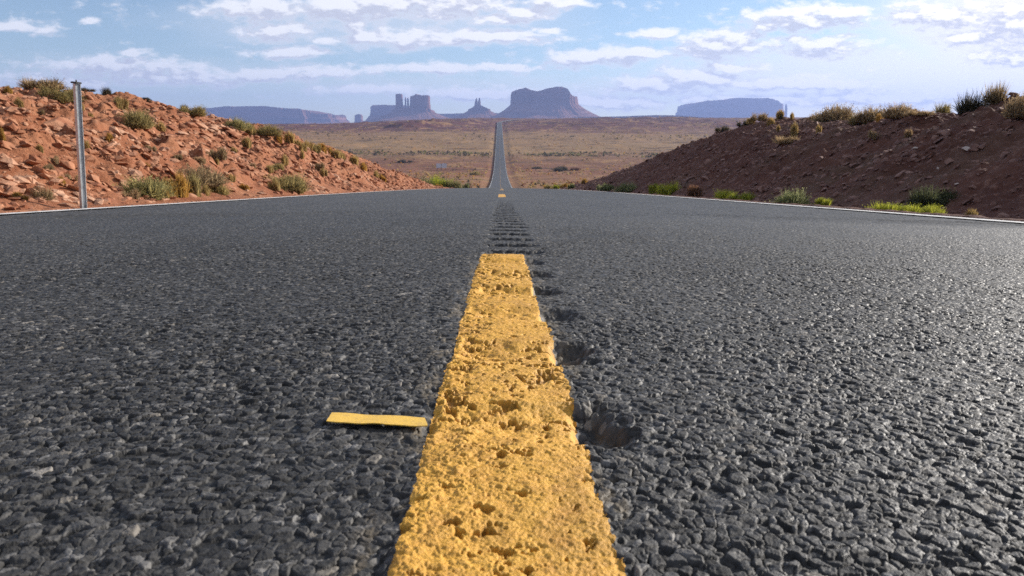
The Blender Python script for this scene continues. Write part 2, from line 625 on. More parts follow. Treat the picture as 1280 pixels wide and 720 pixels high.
m, T, b = mat_base('plant')
ca = attr_node(T)
oi = T.n('ShaderNodeObjectInfo').outputs['Random']
ca = T.mix(1.0, ca, T.mix(oi, (0.82, 0.82, 0.8, 1), (1.2, 1.15, 1.1, 1)), 'MULTIPLY')
T.put(b.inputs['Base Color'], ca)
b.inputs['Roughness'].default_value = 0.75
b.inputs['Specular IOR Level'].default_value = 0.2
tr = T.n('ShaderNodeBsdfTranslucent')
T.put(tr.inputs[0], ca)
ms = T.n('ShaderNodeMixShader')
ms.inputs[0].default_value = 0.45
m.node_tree.links.new(b.outputs[0], ms.inputs[1])
m.node_tree.links.new(tr.outputs[0], ms.inputs[2])
m.node_tree.links.new(ms.outputs[0], m.node_tree.nodes['Material Output'].inputs[0])

m, T, b = mat_base('galvanised_steel')
p = pos(T)
T.put(b.inputs['Base Color'], T.mix(T.noise(p, 25, 4, 0.6), (0.42, 0.43, 0.44, 1), (0.62, 0.63, 0.63, 1)))
b.inputs['Metallic'].default_value = 0.6
T.put(b.inputs['Roughness'], T.rng(T.noise(p, 40, 3), 0.3, 0.7, 0.32, 0.5))

m, T, b = mat_base('dark_cap')
T.put(b.inputs['Base Color'], T.mix(T.noise(pos(T), 60, 3), (0.02, 0.02, 0.02, 1), (0.05, 0.045, 0.04, 1)))
b.inputs['Roughness'].default_value = 0.6

m, T, b = mat_base('yellow_tape')
p = pos(T)
T.put(b.inputs['Base Color'], T.mix(T.rng(T.noise(p, 220, 5, 0.7), 0.5, 0.75), (0.82, 0.50, 0.065, 1), (0.48, 0.29, 0.08, 1)))
b.inputs['Roughness'].default_value = 0.45
bump(T, b, T.noise(p, 500, 4, 0.6), 0.3, 0.0006)

m, T, b = mat_base('sign_board')
T.put(b.inputs['Base Color'], T.mix(T.noise(pos(T), 3, 4), (0.55, 0.56, 0.60, 1), (0.68, 0.68, 0.70, 1)))
b.inputs['Roughness'].default_value = 0.6
m, T, b = mat_base('weathered_wood')
T.put(b.inputs['Base Color'], T.mix(T.noise(pos(T), 8, 4), (0.10, 0.075, 0.055, 1), (0.17, 0.13, 0.10, 1)))

# ------------------------------------------------------------------ ground sheet (polar, to the horizon)
th_f = np.linspace(-42, 42, 641)
th_b = np.concatenate([np.linspace(42, 318, 140)[1:]])
th = np.radians(np.concatenate([th_f, th_b]))
rr = np.concatenate([np.geomspace(2.0, 250, 90)[:-1], np.geomspace(250, 2300, 330)[:-1], np.geomspace(2300, 10800, 60)])
X = rr[:, None] * np.sin(th)[None, :]
Y = rr[:, None] * np.cos(th)[None, :]
Z = terrain(X, Y)
inside = (1 - sstep(np.abs(X), 19, 21)) * (1 - sstep(Y, 103, 107)) * sstep(Y, -14, -11)
offr = np.abs(X - road_x(Y))
Z = Z - 0.7 * inside - (0.45 + 0.0008 * np.clip(Y - 300, 0, None)) * (1 - sstep(offr, 4.3 + 0.002 * np.abs(Y), 7.5 + 0.004 * np.abs(Y))) * (Y > 90)
V = np.stack([X, Y, Z], -1).reshape(-1, 3)
gm = np_mesh('ground', V, grid_faces(len(rr), len(th)), MATS['desert_soil'])
tag(link('ground', gm), kind='structure')

# ------------------------------------------------------------------ cut banks beside the road
ycuts = np.concatenate([np.linspace(-14, 3, 60)[:-1], 3 * np.exp(np.arange(0, math.log(109 / 3.0), 0.0034))])
for side, mt in ((-1, 'red_earth'), (1, 'shaded_red_earth')):
    ax = np.concatenate([np.linspace(3.75, 11.0, 330)[:-1], np.geomspace(11.0, 22.0, 60)])
    X = (side * ax)[None, :] + 0 * ycuts[:, None]
    Y = ycuts[:, None] + 0 * X
    Z = terrain(X, Y) + detail(X, Y)
    edge = np.maximum(sstep(np.abs(X), 20.8, 22), np.maximum(sstep(Y, 106, 109), 1 - sstep(Y, -14, -13)))
    Z = Z - 0.6 * edge
    Z = Z - 0.06 * (1 - sstep(np.abs(X), 3.86, 4.0)) + 0.02 * sstep(np.abs(X), 3.9, 4.05) * (1 - sstep(np.abs(X), 4.2, 4.8))
    f = grid_faces(len(ycuts), len(ax))
    if side < 0:
        f = f[:, ::-1]
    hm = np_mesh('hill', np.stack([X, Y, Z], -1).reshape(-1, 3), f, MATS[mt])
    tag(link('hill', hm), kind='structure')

# ------------------------------------------------------------------ road with its chip-seal stones, rumble grooves and paint
STRIPE_L, STRIPE_R = -0.0553, 0.0580
DASHES = [(-1.4, 1.89), (10.3, 13.4), (22.6, 25.7), (34.8, 37.9)]
GROOVE0, GROOVE_D = 0.532, 0.2365


def groove(x, y):
    k = (y - GROOVE0) / GROOVE_D
    ph = (k - np.round(k)) * GROOVE_D
    idx = np.round(k)
    wob = (h2(idx, idx * 0, 71) - 0.5) * 0.014
    ph = ph + 0.008 * vnoise(x / 0.016, y / 0.02, 79)
    along = np.clip(1 - (np.abs(ph) / 0.054) ** 1.9, 0, 1) * (idx >= 0) * (0.7 + 0.3 * h2(idx, idx * 0 + 3, 73)) * np.clip(1 + 0.30 * fbm(x / 0.022, y / 0.03, 2, 75), 0, 1.4)
    wob = wob + 0.010 * vnoise(x / 0.014, y / 0.016, 77)
    lat = sstep(x, -0.062 + wob, -0.025 + wob) * (1 - sstep(x, 0.076 + wob, 0.103 + wob))
    return along * lat * (1 - sstep(y, 5.5, 8.5)) * sstep(y, -3, -1)


def road_grid(ys, cols, fan):
    if fan:
        s = np.linspace(-1, 1, cols)
        a = np.minimum(0.74 * ys + 0.06, HALF)[:, None]
        rim = 0.76
        inner = a * s / rim
        t = np.clip((np.abs(s) - rim) / (1 - rim), 0, 1)
        outer = np.sign(s) * (a + (HALF - a) * t ** 2.1)
        x = np.where(np.abs(s) <= rim, inner, outer)
        full = HALF * s[None, :]
        w = sstep(ys, 4.2, 5.4)[:, None]
        x = x * (1 - w) + full * w
    else:
        s = np.linspace(-1, 1, cols)
        x = HALF * s[None, :] + 0 * ys[:, None]
    y = ys[:, None] + 0 * x
    return x, y


def road_surface(x, y):
    """height, colour and paint mask of the near road"""
    shp = x.shape
    x, y = x.ravel(), y.ravel()
    xw = x + 0.0030 * vnoise(x / 0.011, y / 0.011, 5) + 0.0010 * vnoise(x / 0.0035, y / 0.0035, 7)
    yw = y + 0.0030 * vnoise(x / 0.011, y / 0.011, 6) + 0.0010 * vnoise(x / 0.0035, y / 0.0035, 8)
    d1, d2, cid, ox, oy = worley(xw, yw, 0.0080, 100)
    gap = sstep(fbm(x / 0.012, y / 0.012, 2, 12), -0.15, 0.80)           # where binder has filled the gap between two stones
    ed = np.clip((d2 - d1) / 0.24, 0, 1)
    rim = 1 - (1 - ed) ** 2
    hs = 0.62 + 0.38 * h2(np.floor(cid * 1e6), np.zeros_like(cid), 9)
    hs = np.where(np.mod(cid * 53, 1) < 0.16, 0.05, hs)                   # lost stones leave black pits
    tilt = (ox * (np.mod(cid * 37, 1) - 0.5) + oy * (np.mod(cid * 91, 1) - 0.5)) * 0.55
    big = hs * (rim * (0.45 + 0.55 * gap) + 0.55 * (1 - gap)) + rim * tilt
    e1, e2, eid, px, py = worley(xw + 3.1, yw - 1.7, 0.0050, 200)
    es = np.clip((e2 - e1) / 0.35, 0, 1)
    small = (0.3 + 0.7 * eid) * (1 - (1 - es) ** 2)
    patch = sstep(fbm(x / 0.16, y / 0.22, 3, 15), -0.35, 0.55)          # how far the binder has closed over the stones
    h = np.maximum(big * 0.0043 + 0.0005 * small, small * 0.0022) * (0.72 + 0.28 * patch)
    binder = 0.0009 + 0.0006 * vnoise(x / 0.05, y / 0.05, 18)
    sunk = h < binder
    h = np.maximum(h, binder + 0.15 * (h - binder))
    h = h + 0.0006 * fbm(x / 0.010, y / 0.010, 2, 25) + 0.00030 * fbm(x / 0.0028, y / 0.0028, 3, 28, 0.65) + 0.0011 * fbm(x / 0.35, y / 0.45, 3, 27)
    gr = groove(x, y)
    # paint mask with a ragged edge that follows the stones
    inside = np.zeros(x.shape, bool)
    for a, bb in DASHES:
        n = 0.0019 * fbm(x / 0.010, y / 0.012, 3, 33) + 0.0022 * fbm(y / 0.13, x * 0 + np.sign(x), 2, 35) + 0.4 * (h - 0.003)
        n2 = 0.006 * vnoise(x / 0.012, y * 0, 39)
        inside |= (x > STRIPE_L + n) & (x < STRIPE_R + n) & (y > a) & (y < bb + n2)
    soft = np.zeros(x.shape)
    for a, bb in DASHES[:1]:
        soft = np.maximum(soft, sstep(x, STRIPE_L - 0.004, STRIPE_L + 0.008) * (1 - sstep(x, STRIPE_R - 0.008, STRIPE_R + 0.004)) * (1 - sstep(y, bb - 0.01, bb + 0.006)))
    # thick paint: fills between the stones, leaves pits
    lump = 0.0030 + 0.0016 * fbm(x / 0.016, y / 0.018, 2, 43) + 0.0008 * fbm(x / 0.004, y / 0.004, 3, 45, 0.7) + 0.0026 * fbm(x / 0.07, y / 0.09, 2, 48)
    q1, q2, qid, qx, qy = worley(xw + 9.1, yw + 2.3, 0.0145, 300)
    leftish = 0.10 * (1 - sstep(x, -0.045, 0.03))
    pn = fbm(x / 0.0085, y / 0.0095, 4, 52, 0.6) + 0.55 * fbm(x / 0.04, y / 0.05, 2, 54)
    pit = sstep(pn + leftish * 2.5, 0.64, 1.15)
    knob = (qid > 0.62) * np.clip(1 - (q1 / 0.42) ** 2, 0, 1)
    hp = (0.42 + 0.2 * (1 - sstep(x, -0.04, 0.03))) * lump + (0.16 + 0.14 * (1 - sstep(x, -0.035, 0.01))) * h + 0.0022 + 0.00035 * fbm(x / 0.0022, y / 0.0022, 2, 46, 0.8) - 0.0052 * pit + 0.0010 * knob * (1 - sstep(x, -0.03, 0.03))
    base = h - 0.025 * (1 + 0.5 * sstep(y, 1.8, 2.4)) * gr * (0.92 + 0.08 * vnoise(x / 0.02, y / 0.02, 58))
    painted = hp - 0.0095 * gr
    hh = base * (1 - soft) + painted * soft
    # colours of the stones themselves
    tone = 0.026 + 0.042 * cid ** 2 + 0.055 * (np.mod(cid * 71, 1) > 0.955) + 0.09 * (eid > 0.94) + 0.007 * fbm(x / 0.4, y / 0.9, 3, 61)
    tone = np.where(sunk, 0.014, tone)
    tan = np.where(cid > 0.985, 1.0, 0.0) * (~sunk)
    col = np.stack([tone * 1.04 + 0.10 * tan, tone * 1.0 + 0.085 * tan, tone * 0.945 + 0.065 * tan], -1)
    dl = np.exp(-(np.maximum(np.maximum(STRIPE_L - x, x - STRIPE_R), 0) / 0.020) ** 2)
    dl = dl * sstep(fbm(x / 0.012, y / 0.04, 4, 65, 0.7), -0.2, 0.8) * (y < 1.95) * (~inside)
    dl = np.clip(dl, 0, 1)[:, None] * 0.6
    col = col * (1 - dl) + np.array([0.20, 0.16, 0.105])[None] * dl
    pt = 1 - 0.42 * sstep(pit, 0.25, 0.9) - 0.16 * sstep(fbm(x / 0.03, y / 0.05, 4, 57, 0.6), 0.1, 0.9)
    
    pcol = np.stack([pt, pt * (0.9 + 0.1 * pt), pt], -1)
    one = np.ones((len(col), 1))
    return hh.reshape(shp), np.concatenate([col, one], -1), inside.reshape(shp), np.concatenate([pcol, one], -1)


def rows(a, b, k, c):
    ys = [a]
    while ys[-1] < b:
        ys.append(ys[-1] + k * ys[-1] + c)
    return np.array(ys)


near = rows(0.24, 2.2, 0.0014, 0.00035)
mid = [near[-1]]
while mid[-1] < 60.0:
    mid.append(mid[-1] + mid[-1] * min(0.0062, 0.00156 * (mid[-1] / 2.2) ** 0.85))
mid = np.array(mid)
ally = np.concatenate([near, mid[1:]])
x, y = road_grid(ally, 1700, True)
dh, rgba, paint, prgba = road_surface(x, y)
z = road_z(y) - crown(x) + dh - 0.003
V = np.stack([x, y, z], -1).reshape(-1, 3)
fq = grid_faces(*x.shape)
fm = (paint[:-1, :-1] & paint[1:, :-1] & paint[:-1, 1:] & paint[1:, 1:]).ravel()
fy = y[:-1, :-1].ravel()

road_parts = [(V, fq[~fm], rgba)]
# coarse pieces: behind the camera, and the rest of the way to the far rise
for ys, cols in ((np.linspace(-14, 0.24, 220), 420), (np.concatenate([np.arange(ally[-1], 320, 2.0), np.geomspace(320, 1560, 160)]), 25)):
    gx, gy = road_grid(ys, cols, False)
    if ys[0] < 0:
        dd, cc, pp, _ = road_surface(gx, gy)
        if True:
            gx[-1], gy[-1] = gx[-1], 0.24
        cc = np.where(pp.reshape(-1)[:, None], np.array([0.03, 0.03, 0.03, 1])[None], cc)
        gz = road_z(gy) - crown(gx) + dd - 0.003
        behind = (gx, gy, gz, pp)
        pm = (pp[:-1, :-1] & pp[1:, :-1] & pp[:-1, 1:] & pp[1:, 1:]).ravel()
        ff = grid_faces(*gx.shape)
        road_parts.append((np.stack([gx, gy, gz], -1).reshape(-1, 3), ff[~pm], cc))
        bv, bf, _ = compact(np.stack([gx, gy, gz], -1).reshape(-1, 3), ff[pm])
    else:
        gz = road_z(gy) - crown(gx) + 0.001
        n = (0.052 + 0.008 * vnoise(gx * 2, gy / 30, 3) + 0.10 * sstep(gy, 1280, 1420)).ravel()
        cc = np.stack([n * 1.06, n, n * 0.92, np.ones_like(n)], -1)
        road_parts.append((np.stack([gx + road_x(gy), gy, gz], -1).reshape(-1, 3), grid_faces(*gx.shape), cc))
Vs, Fs, As, o = [], [], [], 0
for v, f, a in road_parts:
    Vs.append(v)
    Fs.append(f + o)
    As.append(a)
    o += len(v)
V2, F2, A2 = compact(np.concatenate(Vs), np.concatenate(Fs), np.concatenate(As))
tag(link('road', np_mesh('road', V2, F2, MATS['asphalt'], A2)), kind='structure')

DASH_TXT = ['worn yellow centre-line dash in thick pitted paint running away from the lens', 'short yellow centre-line dash lying just before the crest of the road',
            'faint second yellow dash right at the crest of the road', 'farthest yellow dash at the crest of the road']
for k, (a, bb) in enumerate(DASHES):
    sel = fm & (fy > a - 0.1) & (fy < bb + 0.1)
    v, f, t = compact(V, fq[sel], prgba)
    if k == 0:
        f = np.concatenate([f, bf + len(v)])
        t = np.concatenate([t, np.ones((len(bv), 4))])
        v = np.concatenate([v, bv])
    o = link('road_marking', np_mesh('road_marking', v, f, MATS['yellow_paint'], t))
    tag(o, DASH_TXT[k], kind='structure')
del V, fq, rgba, x, y, z, dh

# far dashes down in the valley, and the two white edge lines
fv, ff = [], []
for y0 in np.arange(240, 900, 12.2):
    a, bb = y0, y0 + 3.05
    i = len(fv)
    for yy in (a, bb):
        for xx in (-0.09, 0.09):
            fv.append((float(road_x(yy)) + xx, yy, float(road_z(yy)) + 0.03))
    ff.append((i, i + 1, i + 3, i + 2))
fv = np.array(fv)
o = link('road_marking', np_mesh('road_marking', fv, np.array(ff), MATS['yellow_paint'], np.ones((len(fv), 4))))
tag(o, kind='structure')
ys = np.concatenate([np.arange(-13, 60, 0.05), np.arange(60, 320, 1.5), np.geomspace(320, 1540, 150)])
for side in (-1, 1):
    w = 0.088
    s = np.array([-1, -0.5, 0, 0.5, 1.0])
    X = side * 3.66 + w * s[None, :] * (1 + 0.0 * ys[:, None]) + 0.006 * vnoise(ys[:, None] / 0.3, s[None, :] * 3, 81)
    X = side * 3.66 + (X - side * 3.66) * (1 - 0.45 * sstep(ys, 200, 260))[:, None]
    Y = ys[:, None] + 0 * X
    Z = road_z(Y) - crown(X) + 0.0095 + 0.0006 * vnoise(X / 0.02, Y / 0.05, 84) + 0.05 * sstep(Y, 250, 320)
    X = X + road_x(Y)
    f = grid_faces(len(ys), 5)
    o = link('road_edge_line', np_mesh('road_edge_line', np.stack([X, Y, Z], -1).reshape(-1, 3), f, MATS['white_paint']))
    tag(o, kind='structure')

# ------------------------------------------------------------------ mesas and buttes on the skyline


def profile(points, D):
    pts = [P(px, py, D) for px, py in points]
    return np.array([p.x for p in pts]), np.array([p.z for p in pts])


def rock_body(name, D, top, base_py, cliff_py, depth, talus, seed, parent=None, flute=0.05, ang=200, ledge=True):
    """rock wall with a given skyline: talus apron, fluted cliff, cap following the skyline"""
    xs, zs = profile(top, D)
    cx, w = (xs[0] + xs[-1]) / 2, (xs[-1] - xs[0]) / 2 / (0.955 if ledge else 0.98)
    zb, zc = P(627, base_py, D).z, P(627, cliff_py, D).z
    th = np.linspace(0, 2 * math.pi, ang, endpoint=False)
    cu = np.sign(np.cos(th)) * np.abs(np.cos(th)) ** 0.55
    sv = np.sign(np.sin(th)) * np.abs(np.sin(th)) ** 0.55
    fl = 1 + flute * (fbm(th * 5, th * 0 + seed, 4, seed) + 0.6 * np.abs(vnoise(th * 16, th * 0, seed + 3))) * np.sin(th) ** 2
    lv = []
    scale_t = [(0.0, 1.0), (0.35, 0.52), (0.7, 0.20), (1.0, 0.0)]
    for t, k in scale_t:                      # apron, concave
        lv.append((zb + (zc - zb) * t, 1 + 0 * t, talus * k, 0.7 if t < 1 else 0.9))
    rings = []
    for zz, _, spread, fw in lv:
        lump = 1 + 0.08 * fbm(th * 4, th * 0 + zz / 60.0, 3, seed + 11)
        ex = w * 1.0 * cu * (1 + (fl - 1) * fw) + spread * np.cos(th) * lump
        ey = depth * sv * (1 + (fl - 1) * fw) + spread * np.sin(th) * lump
        rings.append(np.stack([cx + ex, D + 0.5 * depth + ey, zz + 0 * th + (zc - zb) * 0.05 * fbm(th * 7, th * 0 + zz, 2, seed + 5) * (spread > 0)], -1))
    K = 7
    for i in range(1, K + 1):                 # cliff
        t = i / K
        st = 0.985 - 0.03 * (t > 0.45) * ledge - 0.012 * t
        flz = 1 + (fl - 1) * (1 + 0.35 * vnoise(th * 9, th * 0 + t * 3, seed + 17))
        ex, ey = w * cu * flz * st, depth * sv * flz * st
        zt = np.interp(cx + ex, xs, zs) + 0.022 * (zs.max() - zc) * (vnoise(th * 20, th * 0, seed + 23) + vnoise(th * 43, th * 0, seed + 27))
        rings.append(np.stack([cx + ex, D + 0.5 * depth + ey, zc + (zt - zc) * t], -1))
    for k in (0.85, 0.6, 0.3, 0.02):          # cap
        ex, ey = w * cu * 0.945 * k, depth * sv * 0.945 * k
        rings.append(np.stack([cx + ex, D + 0.5 * depth + ey, np.interp(cx + ex, xs, zs)], -1))
    V = np.concatenate(rings)
    n, rws = len(th), len(rings)
    i = np.arange(rws - 1)[:, None] * n + np.arange(n)[None, :]
    j = np.arange(rws - 1)[:, None] * n + (np.arange(n)[None, :] + 1) % n
    f = np.stack([i, j, j + n, i + n], -1).reshape(-1, 4)
    return link(name, np_mesh(name, V, f, MATS['sandstone'], smooth=False), parent)


o = rock_body('mesa', 7200, [(225, 138), (262, 136), (300, 134), (345, 134), (352, 135), (380, 137), (396, 141), (403, 144), (414, 142), (421, 144), (425, 148)], 160, 153, 420, 260, 3, flute=0.09)
tag(o, 'long flat-topped blue mesa rising behind the red left bank', 'mesa')
o = rock_body('butte', 7600, [(443, 145), (445.5, 143.5), (448, 142.6), (450.5, 143), (452.5, 146)], 158, 152, 50, 60, 5)
tag(o, 'small lone butte standing in the gap between two mesas', 'butte')
o = rock_body('mesa', 7000, [(462, 138), (464, 134), (468, 132), (480, 131.6), (505, 132), (520, 134)], 160, 149, 260, 170, 7)
tag(o, 'low square-shouldered mesa directly behind the tall stone tower', 'mesa')

o = rock_body('butte', 5600, [(489, 138), (496, 135.5), (512, 135), (524, 135), (536, 136), (542, 138.5)], 152, 140, 120, 210, 9, ledge=False)
tag(o, 'castle-like butte with a tower, needles and a notched block', 'butte')
rock_body('rock_tower', 5640, [(494.2, 120), (495.2, 117.7), (499, 117.2), (502, 117.8), (502.8, 120)], 140, 137, 30, 12, 11, o, flute=0.04, ang=80)
rock_body('rock_needle', 5650, [(505.8, 124), (506.8, 121), (507.6, 124)], 139, 136, 10, 8, 13, o, ang=40)
rock_body('rock_needle', 5650, [(508.7, 125), (509.8, 121.4), (510.8, 125)], 139, 136, 12, 8, 14, o, ang=40)
rock_body('summit_block', 5630, [(512, 123), (513.5, 120.6), (516, 120.2), (518.5, 119.2), (520.5, 117.4), (522, 119), (525, 118.6), (528, 119.6), (532, 119.2), (534.5, 119.4), (536.3, 119.6), (536.8, 123)], 140, 137, 70, 20, 15, o, flute=0.06)

o = rock_body('butte', 5900, [(585, 137), (590, 134.8), (595, 132), (601, 131.6), (606, 134), (613, 137)], 151, 138.5, 60, 190, 17, ledge=False)
tag(o, 'low cone-shaped butte carrying two thin stone spires, beside the big central mesa', 'butte')
rock_body('rock_spire', 5960, [(593.3, 129), (594.4, 124.5), (595.6, 121.5), (596.6, 125.5), (597.0, 129)], 134, 131, 14, 12, 19, o, ang=40)
rock_body('rock_spire', 5960, [(597.2, 128), (598.6, 122.6), (599.8, 122.2), (600.9, 129)], 134, 131, 14, 12, 20, o, ang=40)

o = rock_body('mesa', 5400, [(638.5, 120), (639.5, 115), (645, 113.5), (650, 112.4), (655, 111), (661, 113), (666, 114.6), (673, 115.2), (678, 113), (684, 111), (692, 110.2), (704, 110.2), (708, 112.5), (710, 116.5), (713, 121), (717, 121.8), (720.5, 121), (722, 126), (724, 132)], 151, 131, 300, 215, 23, flute=0.05, ledge=False)
tag(o, 'massive central mesa with a dip in its top, behind the end of the road', 'mesa')
o = rock_body('mesa', 8800, [(856, 138), (858, 134), (862, 131), (872, 128), (882, 126.4), (900, 126), (906, 124.6), (911, 123.2), (935, 124), (958, 124), (966, 126.5), (974, 131), (979, 133), (981, 137)], 156, 146, 480, 210, 29, flute=0.05)
tag(o, 'broad blue mesa beyond the dark right bank', 'mesa')
o = rock_body('rock_spire', 8800, [(981.6, 136), (982.4, 131), (983.0, 129.6), (983.8, 134), (984.3, 139)], 152, 146, 14, 20, 31, ang=40)
tag(o, 'thin spire at the right end of the broad mesa beyond the dark bank', 'spire')

# long low ridges in front of the mesas
for px0, px1, D, py, dep, seed, txt in ((715, 890, 4600, 145.2, 200, 37, 'long low ridge joining the central mesa to the broad right mesa'),
                                         (462, 640, 6500, 141.6, 160, 41, 'low blue bench joining the castle-like butte to the spired butte'),
                                         (300, 470, 5000, 155.0, 200, 39, 'long low ridge at the foot of the left mesa')):
    tp = [(px0 + (px1 - px0) * t, py + 0.9 * math.sin(t * 9 + seed) + 2.2 * (2 * t - 1) ** 4) for t in np.linspace(0, 1, 14)]
    o = rock_body('ridge', D, tp, 163, py + 3.2, dep, 140, seed, flute=0.08, ledge=False)
    tag(o, txt, 'ridge')

# ------------------------------------------------------------------ loose rock


def rock_arrays(rg, flat=0.45):
    bm = bmesh.new()
    n = rg.integers(9, 15)
    p = rg.normal(size=(n, 3))
    p /= np.linalg.norm(p, axis=1)[:, None]
    p *= np.array([0.5 * rg.uniform(0.8, 1.2), 0.5 * rg.uniform(0.55, 0.9), 0.5 * flat * rg.uniform(0.7, 1.3)])[None]
    for q in p:
        bm.verts.new(q)
    res = bmesh.ops.convex_hull(bm, input=bm.verts)
    bmesh.ops.delete(bm, geom=[e for e in res['geom_interior'] if isinstance(e, bmesh.types.BMVert)], context='VERTS')
    bm.verts.index_update()
    V = np.array([v.co[:] for v in bm.verts])
    Fc = np.array([[v.index for v in f.verts] for f in bm.faces if len(f.verts) == 3])
    bm.free()
    return V, Fc


ROCKS = [rock_arrays(rng) for _ in range(14)]


def rock_mesh(name, mat, i, bev=0.03):
    V, Fc = ROCKS[i]
    me = np_mesh(name, V, Fc, mat, smooth=False)
    bm = bmesh.new()
    bm.from_mesh(me)
    bmesh.ops.bevel(bm, geom=list(bm.edges), offset=bev, segments=1, affect='EDGES', clamp_overlap=True)
    bm.to_mesh(me)
    bm.free()
    return me


def face_angle(x, y):
    e = 0.4
    dzdx = float(terrain(x + e, y) - terrain(x - e, y)) / (2 * e)
    dzdy = float(terrain(x, y + e) - terrain(x, y - e)) / (2 * e)
    return Vector((-dzdx, -dzdy, 1)).normalized()


def rot_on(n, spin):
    q = Vector((0, 0, 1)).rotation_difference(n)
    return q.to_matrix() @ Matrix.Rotation(spin, 3, 'Z')


def rubble(name, mat, side, n, smin, smax, label, seed, span=None):
    rg = np.random.default_rng(seed)
    yy = 5.0 * (80 / 5.0) ** rg.random(n)
    Vs, Fs, o = [], [], 0
    toe, top = (4.1, 10.5) if side < 0 else (4.9, 10.5)
    if span:
        toe, top = span
    xx = side * (toe + (top - toe) * rg.random(n) ** (1.0 if not span else 1.5))
    clump = fbm(xx / 1.3, yy / 1.6, 3, seed + 5)
    keep = clump > rg.normal(size=n) * 0.5 - 0.3
    xx, yy = xx[keep], yy[keep]
    hb = bank(xx, yy)
    ok = hb > -5
    zz = surf(xx, yy)
    e = 0.3
    gx = (terrain(xx + e, yy) - terrain(xx - e, yy)) / (2 * e)
    gy = (terrain(xx, yy + e) - terrain(xx, yy - e)) / (2 * e)
    s = smin * (smax / smin) ** (rg.random(len(xx)) ** 2.2) * (0.6 + 0.4 * np.sqrt(yy / 12.0))
    nn = np.stack([-gx + rg.normal(size=len(xx)) * 0.30, -gy + rg.normal(size=len(xx)) * 0.30, np.ones(len(xx))], -1)
    nn /= np.linalg.norm(nn, axis=1)[:, None]
    az = rg.normal(size=len(xx)) * 0.7 + 1.4
    t1 = np.stack([np.cos(az), np.sin(az), np.zeros(len(xx))], -1)
    t2 = np.cross(nn, t1)
    t2 /= np.linalg.norm(t2, axis=1)[:, None]
    t1 = np.cross(t2, nn)
    M = np.stack([t1, t2, nn], -1) * s[:, None, None]
    ctr = np.stack([xx, yy, zz + 0.06 * s], -1)
    which = rg.integers(0, len(ROCKS), len(xx))
    for k, (V, Fc) in enumerate(ROCKS):
        ii = np.nonzero(which == k)[0]
        v = np.einsum('nij,vj->nvi', M[ii], V) + ctr[ii][:, None, :]
        Fs.append((Fc[None] + (np.arange(len(ii)) * len(V))[:, None, None]).reshape(-1, 3) + o)
        Vs.append(v.reshape(-1, 3))
        o += len(ii) * len(V)
    ob = link(name, np_mesh(name, np.concatenate(Vs), np.concatenate(Fs), MATS[mat], smooth=False))
    tag(ob, label, name, kind='stuff')


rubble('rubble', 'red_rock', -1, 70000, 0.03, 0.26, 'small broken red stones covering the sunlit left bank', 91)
rubble('rubble', 'shaded_red_rock', 1, 32000, 0.03, 0.22, 'small broken stones strewn over the shaded right bank', 92)

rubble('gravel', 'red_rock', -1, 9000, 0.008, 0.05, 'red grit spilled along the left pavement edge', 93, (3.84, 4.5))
rubble('gravel', 'shaded_red_rock', 1, 9000, 0.008, 0.05, 'shade-darkened grit spilled along the right pavement edge', 94, (3.84, 5.0))

slab_proto = [rock_mesh('rock', MATS['red_rock'], i) for i in range(8)]
shaded_proto = [rock_mesh('rock', MATS['shaded_red_rock'], i) for i in range(8)]
pale_proto = [rock_mesh('rock', MATS['pale_rock'], i) for i in range(8)]


def place_rock(px, py, wpx, proto, name, label, group, flat=0.5, spin=None, lo=4.0):
    x, y = march(px, py, lo, 200)
    d = depth_of(x, y)
    s = wpx * d / F
    o = bpy.data.objects.new(name, random.choice(proto))
    C.objects.link(o)
    n = face_angle(x, y)
    n = (n + Vector((random.gauss(0, .12), random.gauss(0, .12), 0))).normalized()
    M = rot_on(n, spin if spin is not None else random.gauss(1.35, 0.3)).to_4x4()
    o.matrix_world = Matrix.Translation((x, y, float(surf(x, y)) + 0.06 * s * flat)) @ M @ Matrix.Diagonal((s * random.uniform(1.1, 1.7), s * random.uniform(0.8, 1.0), s * flat * 1.6, 1))
    return tag(o, label, 'rock', group)


LEDGE = [(262, 152), (270, 157), (276, 163), (283, 160), (288, 168), (294, 172), (252, 160), (246, 166), (259, 170), (268, 175), (240, 158), (300, 166), (230, 172), (214, 176)]
for px, py in LEDGE:
    place_rock(px, py, random.uniform(16, 26), slab_proto, 'rock', 'tilted red sandstone slab in the ledge below the crest of the left bank', 'slabs of the left bank ledge', 0.42)
SLABS = [(75, 168, 40, 'long pale red slab lying on the bank just left of the metal post'), (108, 180, 26, 'red slab on the bank close to the right of the metal post'),
         (10, 128, 22, 'red slab high on the left bank at the edge of the view'), (135, 193, 20, 'pale angular slab right of the metal post, halfway down'),
         (148, 192, 16, 'small pale slab lying against the angular one halfway down the left bank'), (12, 236, 30, 'big red block low on the bank at the edge of the view'),
         (20, 252, 30, 'flat red block beside the white line at the edge of the view'), (128, 252, 20, 'dark-shadowed red stone at the foot of the bank near the post'),
         (66, 180, 16, 'small pale stone below the long slab by the post'), (435, 212, 18, 'red slab at the low far end of the left bank'), (420, 222, 20, 'red block at the foot of the low far end of the left bank'),
         (455, 224, 14, 'small red block near the tip of the left bank')]
for px, py, w, txt in SLABS:
    place_rock(px, py, w, slab_proto, 'rock', txt, None, 0.4)
for k in range(46):
    px = random.uniform(4, 420)
    top = np.interp(px, [0, 130, 240, 340, 420], [118, 128, 145, 175, 200])
    foot = np.interp(px, [0, 420], [258, 232])
    place_rock(px, random.uniform(top + 3, foot), random.uniform(9, 20), slab_proto, 'rock', 'loose red stone scattered on the sunlit left bank', 'loose stones on the left bank', 0.45)
